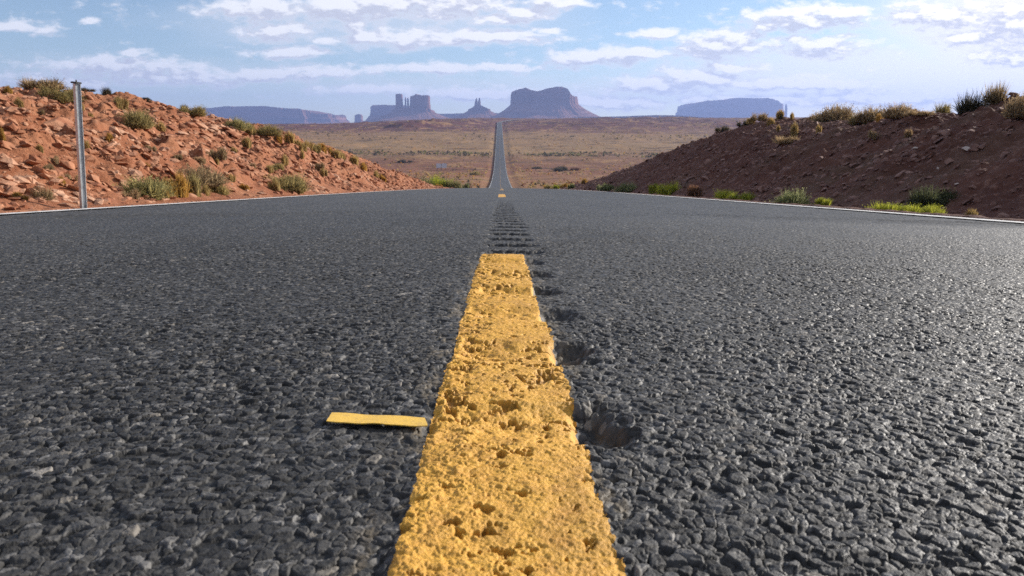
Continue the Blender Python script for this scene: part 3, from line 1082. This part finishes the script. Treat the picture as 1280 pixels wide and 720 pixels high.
PALE = [(1232, 140, 9, 'white stone on the crest between the dark twiggy bushes'), (1233, 131, 10, 'thin white stone on top of the right crest'), (1216, 148, 7, 'pale stone under the darkest bush on the right crest'),
        (1164, 147, 12, 'pale flat stone at the lip of the right bank'), (1266, 127, 6, 'small white stone between the last two bushes at the right edge'), (1207, 187, 14, 'pale flat slab on the face of the right bank'),
        (1195, 232, 12, 'grey flat stone low on the face of the right bank'), (1143, 187, 11, 'grey block halfway up the right bank'), (1172, 213, 9, 'upright pale stone low on the right bank')]
for px, py, w, txt in PALE:
    place_rock(px, py, w, pale_proto, 'rock', txt, None, 0.35)
for k in range(34):
    px = random.uniform(860, 1276)
    top = np.interp(px, [860, 930, 1010, 1180, 1280], [188, 168, 163, 158, 152])
    foot = np.interp(px, [860, 1280], [240, 268])
    place_rock(px, random.uniform(top, foot), random.uniform(7, 18), shaded_proto, 'rock', 'loose shade-darkened stone lying on the shaded right bank', 'loose stones on the right bank', 0.45)

# ------------------------------------------------------------------ plants
SHADES = {
    'sage':   ((0.33, 0.265, 0.105), (0.48, 0.38, 0.165), (0.19, 0.155, 0.065)),
    'green':  ((0.26, 0.245, 0.100), (0.40, 0.345, 0.145), (0.15, 0.145, 0.065)),
    'lime':   ((0.36, 0.40, 0.045), (0.50, 0.49, 0.070), (0.20, 0.23, 0.040)),
    'pale':   ((0.20, 0.22, 0.085), (0.36, 0.36, 0.20), (0.12, 0.15, 0.055)),
    'straw':  ((0.42, 0.30, 0.105), (0.54, 0.41, 0.19), (0.28, 0.18, 0.065)),
    'gold':   ((0.42, 0.24, 0.050), (0.52, 0.33, 0.10), (0.26, 0.15, 0.035)),
    'brown':  ((0.36, 0.255, 0.135), (0.50, 0.37, 0.21), (0.20, 0.14, 0.080)),
    'dark':   ((0.090, 0.078, 0.050), (0.15, 0.125, 0.080), (0.050, 0.045, 0.032)),
    'shade':  ((0.070, 0.085, 0.040), (0.12, 0.125, 0.060), (0.045, 0.055, 0.030)),  # shrub green with the bank's shade painted into it
    'rust':   ((0.24, 0.115, 0.065), (0.33, 0.20, 0.12), (0.16, 0.075, 0.045)),
}


def plant_mesh(kind, form, seed):
    """stems and small leaves rising from several crowns; unit width, unit height"""
    rg = np.random.default_rng(seed)
    sh = np.array(SHADES[kind])
    if form == 'bush':
        N, spread, crowns, wide = 1500, 0.20, 9, 0.008
    elif form == 'tuft':
        N, spread, crowns, wide = 900, 0.18, 7, 0.011
    else:                                       # twiggy
        N, spread, crowns, wide = 800, 0.14, 5, 0.007
    cb = rg.normal(size=(crowns, 2)) * spread
    ch = 0.65 + 0.5 * rg.random(crowns)
    ci = rg.integers(0, crowns, N)
    b0 = np.concatenate([cb[ci] + rg.normal(size=(N, 2)) * 0.045, np.full((N, 1), -0.06)], 1)
    az = rg.random(N) * 2 * math.pi
    if form == 'tuft':
        tilt = np.abs(rg.normal(size=N)) * 0.36
    else:
        tilt = np.arccos(1 - rg.random(N) * 0.86) * 0.98
    dirv = np.stack([np.sin(tilt) * np.cos(az), np.sin(tilt) * np.sin(az), np.cos(tilt)], 1)
    ln = ch[ci] * (0.62 + 0.42 * rg.random(N))
    if form == 'bush':
        ln *= 0.80
    dims = np.array([0.42 if form != 'tuft' else 0.45, 0.42 if form != 'tuft' else 0.45, 0.98])
    mid = b0 + dirv * (ln * 0.55)[:, None] * dims + np.array([0, 0, 0.05])
    droop = np.where(tilt > 0.9, -0.02, 0.05) if form != 'tuft' else -0.10 * tilt
    tip = b0 + dirv * ln[:, None] * dims + np.stack([rg.normal(size=N) * 0.03, rg.normal(size=N) * 0.03, droop], 1)
    sd = np.cross(dirv, rg.normal(size=(N, 3)))
    sd /= np.linalg.norm(sd, axis=1)[:, None] + 1e-6
    w = wide * (0.7 + 0.8 * rg.random(N))[:, None]
    c = sh[0][None] * (1 - rg.random((N, 1))) + sh[1][None] * rg.random((N, 1)) * 0.9
    dk = rg.random(N) < 0.30
    c[dk] = sh[2] * (0.8 + 0.5 * rg.random((dk.sum(), 1)))
    V = [b0 - sd * w, b0 + sd * w, mid - sd * w * .9, mid + sd * w * .9, tip]
    Va = np.stack(V, 1)
    ids = np.arange(N)[:, None] * 5
    Fa = np.concatenate([ids + np.array([[0, 1, 3]]), ids + np.array([[0, 3, 2]]), ids + np.array([[2, 3, 4]])])
    Ca = np.repeat(c[:, None, :], 5, 1)
    V, Fc, Cc = Va.reshape(-1, 3), Fa, Ca.reshape(-1, 3)
    if form == 'bush':                          # leaves clustered on the outer half of the stems
        M = 5200
        k = rg.integers(0, N, M)
        t = 0.45 + 0.6 * rg.random(M)[:, None]
        pnt = b0[k] * (1 - t) + tip[k] * t + rg.normal(size=(M, 3)) * 0.018
        a = rg.normal(size=(M, 3))
        a /= np.linalg.norm(a, axis=1)[:, None]
        a[:, 2] = np.abs(a[:, 2]) + 0.5
        bb = np.cross(a, rg.normal(size=(M, 3)))
        bb /= np.linalg.norm(bb, axis=1)[:, None]
        sz = (0.012 + 0.016 * rg.random(M))[:, None]
        tri = np.stack([pnt - bb * sz * .45, pnt + bb * sz * .45, pnt + a * sz * 1.5], 1).reshape(-1, 3)
        lc = c[k] * (0.85 + 0.4 * rg.random((M, 1)))
        f2 = np.arange(M * 3).reshape(-1, 3) + len(V)
        V = np.concatenate([V, tri])
        Fc = np.concatenate([Fc, f2])
        Cc = np.concatenate([Cc, np.repeat(lc, 3, 0)])
    rgba = np.concatenate([Cc, np.ones((len(Cc), 1))], 1)
    return np_mesh(form, V, Fc, MATS['plant'], rgba, smooth=False)


LIB = {}


def plant_lib(kind, form):
    if (kind, form) not in LIB:
        LIB[(kind, form)] = [plant_mesh(kind, form, 1000 + 13 * len(LIB) + i) for i in range(2)]
    return random.choice(LIB[(kind, form)])


NAMES = {'bush': 'bush', 'tuft': 'grass_tuft', 'twig': 'shrub'}


def plant(px, py, wpx, hpx, kind, form, label, group=None, lo=4.0, hi=300, at=None):
    if kind in ('lime', 'pale') and px > 740:
        hpx *= 1.45
    x, y = at if at else march(px, py, lo, hi)
    if abs(x) < 4.3 and y < 120:
        x, y = math.copysign(4.35, x), y * 4.35 / max(abs(x), 0.5)
    d = depth_of(x, y)
    o = bpy.data.objects.new(NAMES[form], plant_lib(kind, form))
    C.objects.link(o)
    w, h = wpx * d / F, hpx * d / F
    o.location = (x, y, float(surf(x, y)) - 0.02 * h)
    o.rotation_euler = (0, 0, random.uniform(0, 6.28))
    k = 1.12 if form == 'bush' else 1.05
    o.scale = (w * k, w * k, h * 1.12)
    return tag(o, label, {'bush': 'bush', 'tuft': 'grass', 'twig': 'shrub'}[form], group)


PLANTS = [
    # left bank
    (55, 113, 40, 17, 'brown', 'bush', 'brownish bush breaking the skyline to the left of the metal post'),
    (80, 128, 42, 24, 'sage', 'bush', 'olive bush right beside the top of the metal post'),
    (107, 117, 14, 6, 'dark', 'bush', 'low dark bush just right of the top of the metal post'),
    (133, 120, 14, 12, 'dark', 'twig', 'small dark shrub alone on the skyline right of the post'),
    (149, 137, 26, 14, 'straw', 'tuft', 'pale straw tuft just uphill of a round olive bush'),
    (168, 162, 46, 27, 'sage', 'bush', 'round olive bush high on the bank right of the post'),
    (203, 168, 17, 14, 'straw', 'tuft', 'yellow tuft just downhill of the round olive bush'),
    (186, 123, 14, 5, 'dark', 'tuft', 'thin dark tuft on the skyline above the round olive bush'),
    (229, 135, 14, 10, 'dark', 'twig', 'dark little shrub on the skyline in front of the olive crest bush'),
    (240, 146, 26, 16, 'sage', 'bush', 'olive bush on the crest above the ledge of slabs'),
    (296, 163, 30, 20, 'green', 'bush', 'dark green bush on the crest below the long mesa'),
    (315, 170, 24, 14, 'straw', 'tuft', 'straw tuft to the right of the dark green crest bush'),
    (334, 174, 32, 16, 'sage', 'bush', 'olive bush among straw tufts on the descending crest'),
    (28, 148, 16, 16, 'straw', 'tuft', 'thin straw tuft on the upper bank left of the post'),
    (5, 188, 16, 22, 'gold', 'tuft', 'golden tuft at the very edge of the view, halfway down the bank'),
    (186, 247, 62, 36, 'green', 'bush', 'largest grey-green bush at the foot of the left bank'),
    (247, 232, 66, 30, 'brown', 'bush', 'wide brown-olive bush uphill of the golden roadside grass'),
    (270, 243, 34, 18, 'sage', 'bush', 'small olive bush at the right end of the wide brown one'),
    (213, 255, 56, 26, 'gold', 'tuft', 'golden dry grass clump beside the white line'),
    (196, 256, 34, 18, 'gold', 'tuft', 'short golden grass in front of the largest grey-green bush'),
    (226, 255, 40, 30, 'gold', 'tuft', 'tallest golden grass, right half of the golden roadside clump'),
    (240, 250, 36, 30, 'sage', 'tuft', 'tall olive grass right of the golden clump'),
    (254, 250, 24, 14, 'straw', 'tuft', 'straw grass by the white line right of the tall olive grass'),
    (164, 254, 24, 14, 'brown', 'tuft', 'dull dry tuft left of the largest grey-green bush'),
    (56, 260, 34, 24, 'brown', 'twig', 'grey-brown dry brush by the white line left of the post'),
    (24, 264, 26, 10, 'gold', 'tuft', 'low golden weeds at the pavement edge by the frame edge'),
    (112, 197, 16, 12, 'straw', 'tuft', 'faint straw tuft on the bank right behind the post'),
    (88, 232, 24, 12, 'brown', 'tuft', 'dull tuft low on the bank left of the post base'),
    (364, 242, 56, 27, 'sage', 'bush', 'low olive bush at the pavement edge under the far part of the bank'),
    (346, 243, 22, 16, 'straw', 'tuft', 'straw tuft at the left end of the low olive roadside bush'),
    (272, 207, 28, 16, 'brown', 'tuft', 'dry tuft in the middle of the bank below the slab ledge'),
    (311, 186, 17, 13, 'straw', 'tuft', 'straw tuft under the dark green crest bush'),
    (354, 208, 15, 13, 'straw', 'tuft', 'straw tuft alone on the lower bank beyond the olive roadside bush'),
    (341, 212, 24, 9, 'sage', 'tuft', 'flat olive tuft in the middle of the far bank'),
    # roadside plants at and beyond the crest
    (545, 238, 34, 17, 'lime', 'bush', 'rounded yellow-green bush where the road drops over the crest'),
    (529, 238, 22, 13, 'green', 'bush', 'darker green bush touching the left of the rounded yellow-green one'),
    (564, 238, 20, 12, 'green', 'bush', 'dark green bush touching the right of the rounded yellow-green one'),
    # right bank foot
    (835, 244, 26, 15, 'lime', 'bush', 'round bright green bush at the foot of the dark bank'),
    (815, 242, 18, 9, 'lime', 'tuft', 'small green clump joined to the round bright green bush'),
    (785, 241, 34, 11, 'pale', 'bush', 'low green bush near the tip of the dark bank'),
    (760, 239, 24, 7, 'pale', 'tuft', 'thin green growth at the tip of the dark bank'),
    (872, 247, 34, 16, 'rust', 'tuft', 'reddish dry weeds between two green bushes under the dark bank'),
    (905, 249, 24, 11, 'lime', 'bush', 'left half of the long bright green clump under the dark bank'),
    (930, 251, 28, 10, 'lime', 'bush', 'right half of the long bright green clump under the dark bank'),
    (992, 257, 52, 19, 'pale', 'bush', 'pale feathery green bush at the pavement edge'),
    (1028, 261, 22, 9, 'lime', 'tuft', 'small green tuft right of the pale feathery bush'),
    (1115, 268, 48, 13, 'lime', 'bush', 'bright yellow-green bush in front of the dark shaded shrub'),
    (1159, 272, 36, 14, 'lime', 'bush', 'smaller yellow-green bush right of the brighter one at the pavement edge'),
    (1210, 275, 32, 14, 'straw', 'tuft', 'straw grass by the pavement near the right frame edge'),
    (1164, 256, 50, 32, 'shade', 'bush', 'big dark green shrub in the shade at the foot of the right bank'),
    # right crest
    (1048, 152, 48, 26, 'brown', 'bush', 'brown round bush on the right crest, first from the mesa'),
    (1023, 151, 20, 10, 'brown', 'bush', 'little brown bush at the foot of the round crest bush'),
    (1090, 153, 44, 24, 'brown', 'bush', 'long brown bush in the middle of the right crest'),
    (1122, 153, 40, 22, 'brown', 'bush', 'greyish end of the long brown bush on the right crest'),
    (1073, 156, 20, 14, 'sage', 'bush', 'small olive bush in the gap between two brown crest bushes'),
    (1178, 145, 24, 16, 'sage', 'twig', 'small twiggy olive shrub at the lip of the right bank'),
    (1209, 140, 38, 32, 'dark', 'twig', 'darkest twiggy bush on the right crest'),
    (1243, 137, 44, 32, 'brown', 'twig', 'tall bare twiggy bush right of the darkest one'),
    (1276, 146, 34, 36, 'brown', 'bush', 'brown bush cut off by the right frame edge'),
    (1150, 150, 30, 8, 'brown', 'bush', 'low dry growth on the crest left of the small twiggy shrub'),
    (939, 150, 15, 8, 'straw', 'tuft', 'straw tuft on the crest under the broad mesa, left of the dark knob'),
    (952, 148, 15, 13, 'brown', 'bush', 'dark rounded knob of a bush on the crest in front of the broad mesa'),
    (975, 150, 16, 12, 'straw', 'tuft', 'pale tuft on the crest under the thin spire'),
    (961, 159, 20, 12, 'straw', 'tuft', 'wide straw tuft just below the crest, lower left of the pale one'),
    (976, 143, 8, 9, 'dark', 'twig', 'tiny dark shrub on the skyline under the thin spire'),
    (988, 150, 10, 8, 'straw', 'tuft', 'small straw tuft just right of the one under the thin spire'),
    (991, 172, 13, 19, 'straw', 'tuft', 'tall thin straw tuft on the upper face of the dark bank'),
    (973, 167, 7, 9, 'straw', 'tuft', 'tiny whitish tuft left of the tall thin straw tuft'),
    (1022, 167, 10, 12, 'straw', 'tuft', 'yellow tuft right of the tall thin straw tuft, under the round bush'),
    (1099, 155, 13, 11, 'gold', 'tuft', 'golden tuft in front of the long brown crest bush'),
    (1135, 170, 10, 12, 'brown', 'tuft', 'dull tuft on the bank face below the long brown crest bush'),
    (1091, 176, 15, 12, 'brown', 'tuft', 'dry tuft on the shaded face under the golden one'),
    (904, 160, 16, 9, 'dark', 'bush', 'dark low bush on the sloping crest left of the broad mesa bush'),
    (930, 151, 12, 9, 'dark', 'bush', 'dark bush between the sloping crest and the straw tufts'),
    (985, 182, 24, 12, 'brown', 'bush', 'dull low bush below the tall thin straw tuft'),
]
for px, py, w, h, kind, form, txt in PLANTS:
    at = None
    if 520 < px < 580:                          # these stand on the verge just over the crest
        at = (P(px, 235, 64).x, 64.0 + (px % 7) * 0.4)
        h *= 1.25
    plant(px, py, w, h, kind, form, txt, hi=140, at=at)
for px, py, w in ((350, 182, 22), (361, 185, 18), (372, 188, 22), (384, 191, 20), (395, 195, 18), (405, 193, 22), (418, 199, 20), (428, 203, 20), (441, 207, 18), (455, 215, 16), (468, 222, 15), (478, 226, 14)):
    plant(px, py, w, random.uniform(10, 14), random.choice(['straw', 'straw', 'sage', 'gold']), 'tuft', 'dry grass tuft in the line along the descending crest of the left bank', 'grass tufts on the descending left crest', hi=140)
for k in range(26):
    left = k % 2 == 0
    yy = random.uniform(55, 95)
    xx = random.uniform(-8.5, -4.3) if left else random.uniform(4.3, 8.0)
    plant(0, 0, random.uniform(8, 15), random.uniform(4, 8), random.choice(['lime', 'pale', 'gold', 'sage']), 'tuft',
          'low yellow-green weeds on the left verge just over the crest' if left else 'low yellow-green weeds on the right verge just over the crest',
          'weeds on the left verge over the crest' if left else 'weeds on the right verge over the crest', at=(xx, yy))

for k in range(30):
    px = random.uniform(6, 440)
    top = np.interp(px, [0, 130, 240, 340, 440], [118, 128, 145, 175, 210])
    foot = np.interp(px, [0, 440], [254, 232])
    plant(px, random.uniform(top + 4, foot), random.uniform(8, 17), random.uniform(6, 12), random.choice(['straw', 'straw', 'gold', 'brown']), 'tuft',
          'thin dry grass tuft scattered between the red stones of the left bank', 'dry tufts scattered on the left bank', hi=140)

# far scrub of the valley: bushes one can pick out, then the uncountable cover
for px, py, w, h, kind, txt in ((702, 213, 17, 8, 'dark', 'big dark bush alone in the valley right of the far road'), (672, 211, 13, 4, 'dark', 'smaller dark bush between the far road and the big one'),
                                (719, 213, 14, 5, 'rust', 'reddish bush right beside the big dark valley bush'), (505, 203, 14, 5, 'dark', 'dark bush in the valley left of the far sign'),
                                (592, 219, 16, 7, 'sage', 'olive bush in the valley between the far sign and the road')):
    plant(px, py, w, h, kind, 'bush', txt, lo=235, hi=1400)


def scrub(name, n, lo, hi, kinds, smin, smax, label, seed, band=None):
    rg = np.random.default_rng(seed)
    if band:
        yy = band[0] + (band[1] - band[0]) * rg.random(n)
    else:
        yy = lo * (hi / lo) ** rg.random(n)
    xx = yy * (-0.36 + 0.72 * rg.random(n))
    keep = (np.abs(xx - road_x(yy)) > 7) & (fbm(xx / 45, yy / 60, 3, seed) > rg.normal(size=n) * 0.45 - 0.05)
    xx, yy = xx[keep], yy[keep]
    zz = terrain(xx, yy)
    n = len(xx)
    s = smin * (smax / smin) ** (rg.random(n) ** 1.8)
    K = 16
    a = rg.random((n, K)) * 2 * math.pi
    el_ = rg.random((n, K)) ** 0.7 * 1.45
    r = 0.5 * (0.7 + 0.4 * rg.random((n, K)))
    pt = np.stack([np.cos(a) * np.cos(el_) * r, np.sin(a) * np.cos(el_) * r, np.sin(el_) * r * 1.1], -1)
    u1 = rg.normal(size=(n, K, 3)) * 0.17
    u2 = rg.normal(size=(n, K, 3)) * 0.17
    tri = np.stack([pt + u1, pt + u2, pt * np.array([0.45, 0.45, 0.1])], 2)
    tri = tri * s[:, None, None, None] + np.stack([xx, yy, zz], -1)[:, None, None, :]
    pal = np.array([SHADES[k][0] for k in kinds])
    c = pal[rg.integers(0, len(pal), n)] * (0.7 + 0.6 * rg.random((n, 1)))
    Cc = np.repeat(c, K * 3, 0)
    rgba = np.concatenate([Cc, np.ones((len(Cc), 1))], 1)
    me = np_mesh(name, tri.reshape(-1, 3), np.arange(n * K * 3).reshape(-1, 3), MATS['plant'], rgba, smooth=False)
    tag(link(name, me), label, 'scrub', kind='stuff')


scrub('scrub', 9000, 235, 800, ['sage', 'gold', 'brown', 'straw', 'rust', 'dark'], 0.5, 1.7, 'low desert scrub dotted over the valley floor', 201)
scrub('scrub', 2600, 600, 740, ['dark', 'dark', 'green'], 1.0, 2.6, 'dark line of brush along the dry wash across the valley', 205, band=(590, 640))
scrub('scrub', 4500, 800, 1480, ['brown', 'sage', 'dark'], 1.0, 3.0, 'specks of scrub on the far rise below the mesas', 209)


# ------------------------------------------------------------------ metal marker post beside the left edge line
def box(bm, x0, x1, y0, y1, z0, z1, bev=0.0):
    r = bmesh.ops.create_cube(bm, size=1.0)
    for v in r['verts']:
        v.co = Vector(((x0 + x1) / 2 + v.co.x * (x1 - x0), (y0 + y1) / 2 + v.co.y * (y1 - y0), (z0 + z1) / 2 + v.co.z * (z1 - z0)))
    if bev:
        ed = list({e for v in r['verts'] for e in v.link_edges})
        bmesh.ops.bevel(bm, geom=ed, offset=bev, segments=2, affect='EDGES')


def bm_obj(name, bm, mat, parent=None, smooth=False):
    me = bpy.data.meshes.new(name)
    bmesh.ops.recalc_face_normals(bm, faces=bm.faces)
    bm.to_mesh(me)
    bm.free()
    me.materials.append(mat)
    for pg in me.polygons:
        pg.use_smooth = smooth
    return link(name, me, parent)


x, y = PX(104, 260, -3.92).x, PX(104, 260, -3.92).y
gz = float(surf(x, y))
pd = depth_of(x, y)
PH = 151 * pd / F
root = bpy.data.objects.new('marker_post', None)
C.objects.link(root)
root.location = (x, y, gz)
root.rotation_euler = (R(0.4), R(6.5), R(-28))
tag(root, 'slim galvanised metal marker post with a dark cap beside the white edge line', 'post')
bm = bmesh.new()
wd = 0.031
prof = [(-wd, 0.020), (-wd + 0.013, 0.020), (-0.014, -0.018), (0.014, -0.018), (wd - 0.013, 0.020), (wd, 0.020),
        (wd, 0.016), (wd - 0.010, 0.016), (0.017, -0.022), (-0.017, -0.022), (-wd + 0.010, 0.016), (-wd, 0.016)]
vb = [bm.verts.new((a, b_, -0.3)) for a, b_ in prof]
vt = [bm.verts.new((a, b_, PH)) for a, b_ in prof]
for i in range(12):
    j = (i + 1) % 12
    bm.faces.new((vb[i], vb[j], vt[j], vt[i]))
for vs in (vb, vt):
    for q in ((0, 1, 10, 11), (1, 2, 9, 10), (2, 3, 8, 9), (3, 4, 7, 8), (4, 5, 6, 7)):
        bm.faces.new([vs[i] for i in q])
bm_obj('shaft', bm, MATS['galvanised_steel'], root)
bm = bmesh.new()
box(bm, -0.040, 0.040, -0.030, 0.026, PH + 0.002, PH + 0.018, 0.003)
bm_obj('cap', bm, MATS['dark_cap'], root)
bm = bmesh.new()
bmesh.ops.create_cone(bm, cap_ends=True, segments=10, radius1=0.007, radius2=0.005, depth=0.018, matrix=Matrix.Translation((0.0, 0, PH + 0.027)))
bm_obj('bolt', bm, MATS['dark_cap'], root)

# ------------------------------------------------------------------ strip of yellow marker tape stuck across the stones
tl = [(415, 515.5), (452, 517.5), (490, 519.5), (531, 521.5)]
bl = [(408, 526.5), (450, 528.5), (492, 530.5), (535, 533.0)]


def on_road(px, py, lift):
    d = ray(px, py)
    t = (EYE - lift) / (-d.z + NEAR_S * d.y)
    return Vector(d * t)


bm = bmesh.new()
N = 26
up, dn = [], []
for i in range(N):
    t = i / (N - 1)
    row_u, row_d = [], []
    for j in range(6):
        s = j / 5
        a = np.array([np.interp(t * 3, range(4), [p_[0] for p_ in tl]), np.interp(t * 3, range(4), [p_[1] for p_ in tl])])
        c = np.array([np.interp(t * 3, range(4), [p_[0] for p_ in bl]), np.interp(t * 3, range(4), [p_[1] for p_ in bl])])
        q = a * (1 - s) + c * s + np.array([1.2 * math.sin(31 * t + 5 * s) * (t > .02) * (s == 0 or s == 1) * 0.4, 0.3 * math.sin(23 * t) * s])
        p_ = on_road(q[0], q[1], 0.0030)
        lift = 0.00035 * math.sin(t * 11 + s * 2) + 0.0010 * s * max(0, t - .75) * 2
        row_u.append(bm.verts.new(p_ + Vector((0, 0, lift))))
        row_d.append(bm.verts.new(p_ + Vector((0, 0, lift - 0.0008))))
    up.append(row_u)
    dn.append(row_d)
for i in range(N - 1):
    for j in range(5):
        bm.faces.new((up[i][j], up[i][j + 1], up[i + 1][j + 1], up[i + 1][j]))
        bm.faces.new((dn[i][j], dn[i + 1][j], dn[i + 1][j + 1], dn[i][j + 1]))
    for j in (0, 5):
        bm.faces.new((up[i][j], up[i + 1][j], dn[i + 1][j], dn[i][j]))
for i in (0, N - 1):
    for j in range(5):
        bm.faces.new((up[i][j], dn[i][j], dn[i][j + 1], up[i][j + 1]))
o = bm_obj('tape_strip', bm, MATS['yellow_tape'])
tag(o, 'short strip of yellow marker tape lying crosswise left of the thick centre dash', 'tape')

# ------------------------------------------------------------------ far roadside sign board
x, y = march(552, 213, 235, 1400)
d = math.hypot(x, y)
gz = float(terrain(x, y))
root = bpy.data.objects.new('roadside_sign', None)
C.objects.link(root)
root.location = (x, y, gz)
root.rotation_euler = (0, 0, R(8))
tag(root, 'pale two-panel sign board standing in the valley scrub left of the far road', 'sign')
u = d / F
for s in (-1, 1):
    bm = bmesh.new()
    box(bm, s * 3.35 * u - 3.0 * u, s * 3.35 * u + 3.0 * u, -0.08, 0.08, 3.0 * u, 8.4 * u, 0.03)
    bm_obj('panel', bm, MATS['sign_board'], root)
for s in (-1, 0, 1):
    bm = bmesh.new()
    box(bm, s * 5.0 * u - 0.12, s * 5.0 * u + 0.12, 0.10, 0.34, -0.4, 8.0 * u, 0.02)
    bm_obj('leg', bm, MATS['weathered_wood'], root)

# ------------------------------------------------------------------ air between here and the mesas
m = bpy.data.materials.new('haze')
m.use_nodes = True
nt = m.node_tree
nt.nodes.clear()
ou = nt.nodes.new('ShaderNodeOutputMaterial')
vo = nt.nodes.new('ShaderNodeVolumePrincipled')
vo.inputs['Color'].default_value = (0.36, 0.50, 0.95, 1)
vo.inputs['Density'].default_value = 1.05e-4
vo.inputs['Anisotropy'].default_value = 0.2
nt.links.new(vo.outputs[0], ou.inputs['Volume'])
bm = bmesh.new()
box(bm, -11100, 11100, -11100, 11100, -60, 520)
o = bm_obj('haze', bm, m)
tag(o, kind='stuff')
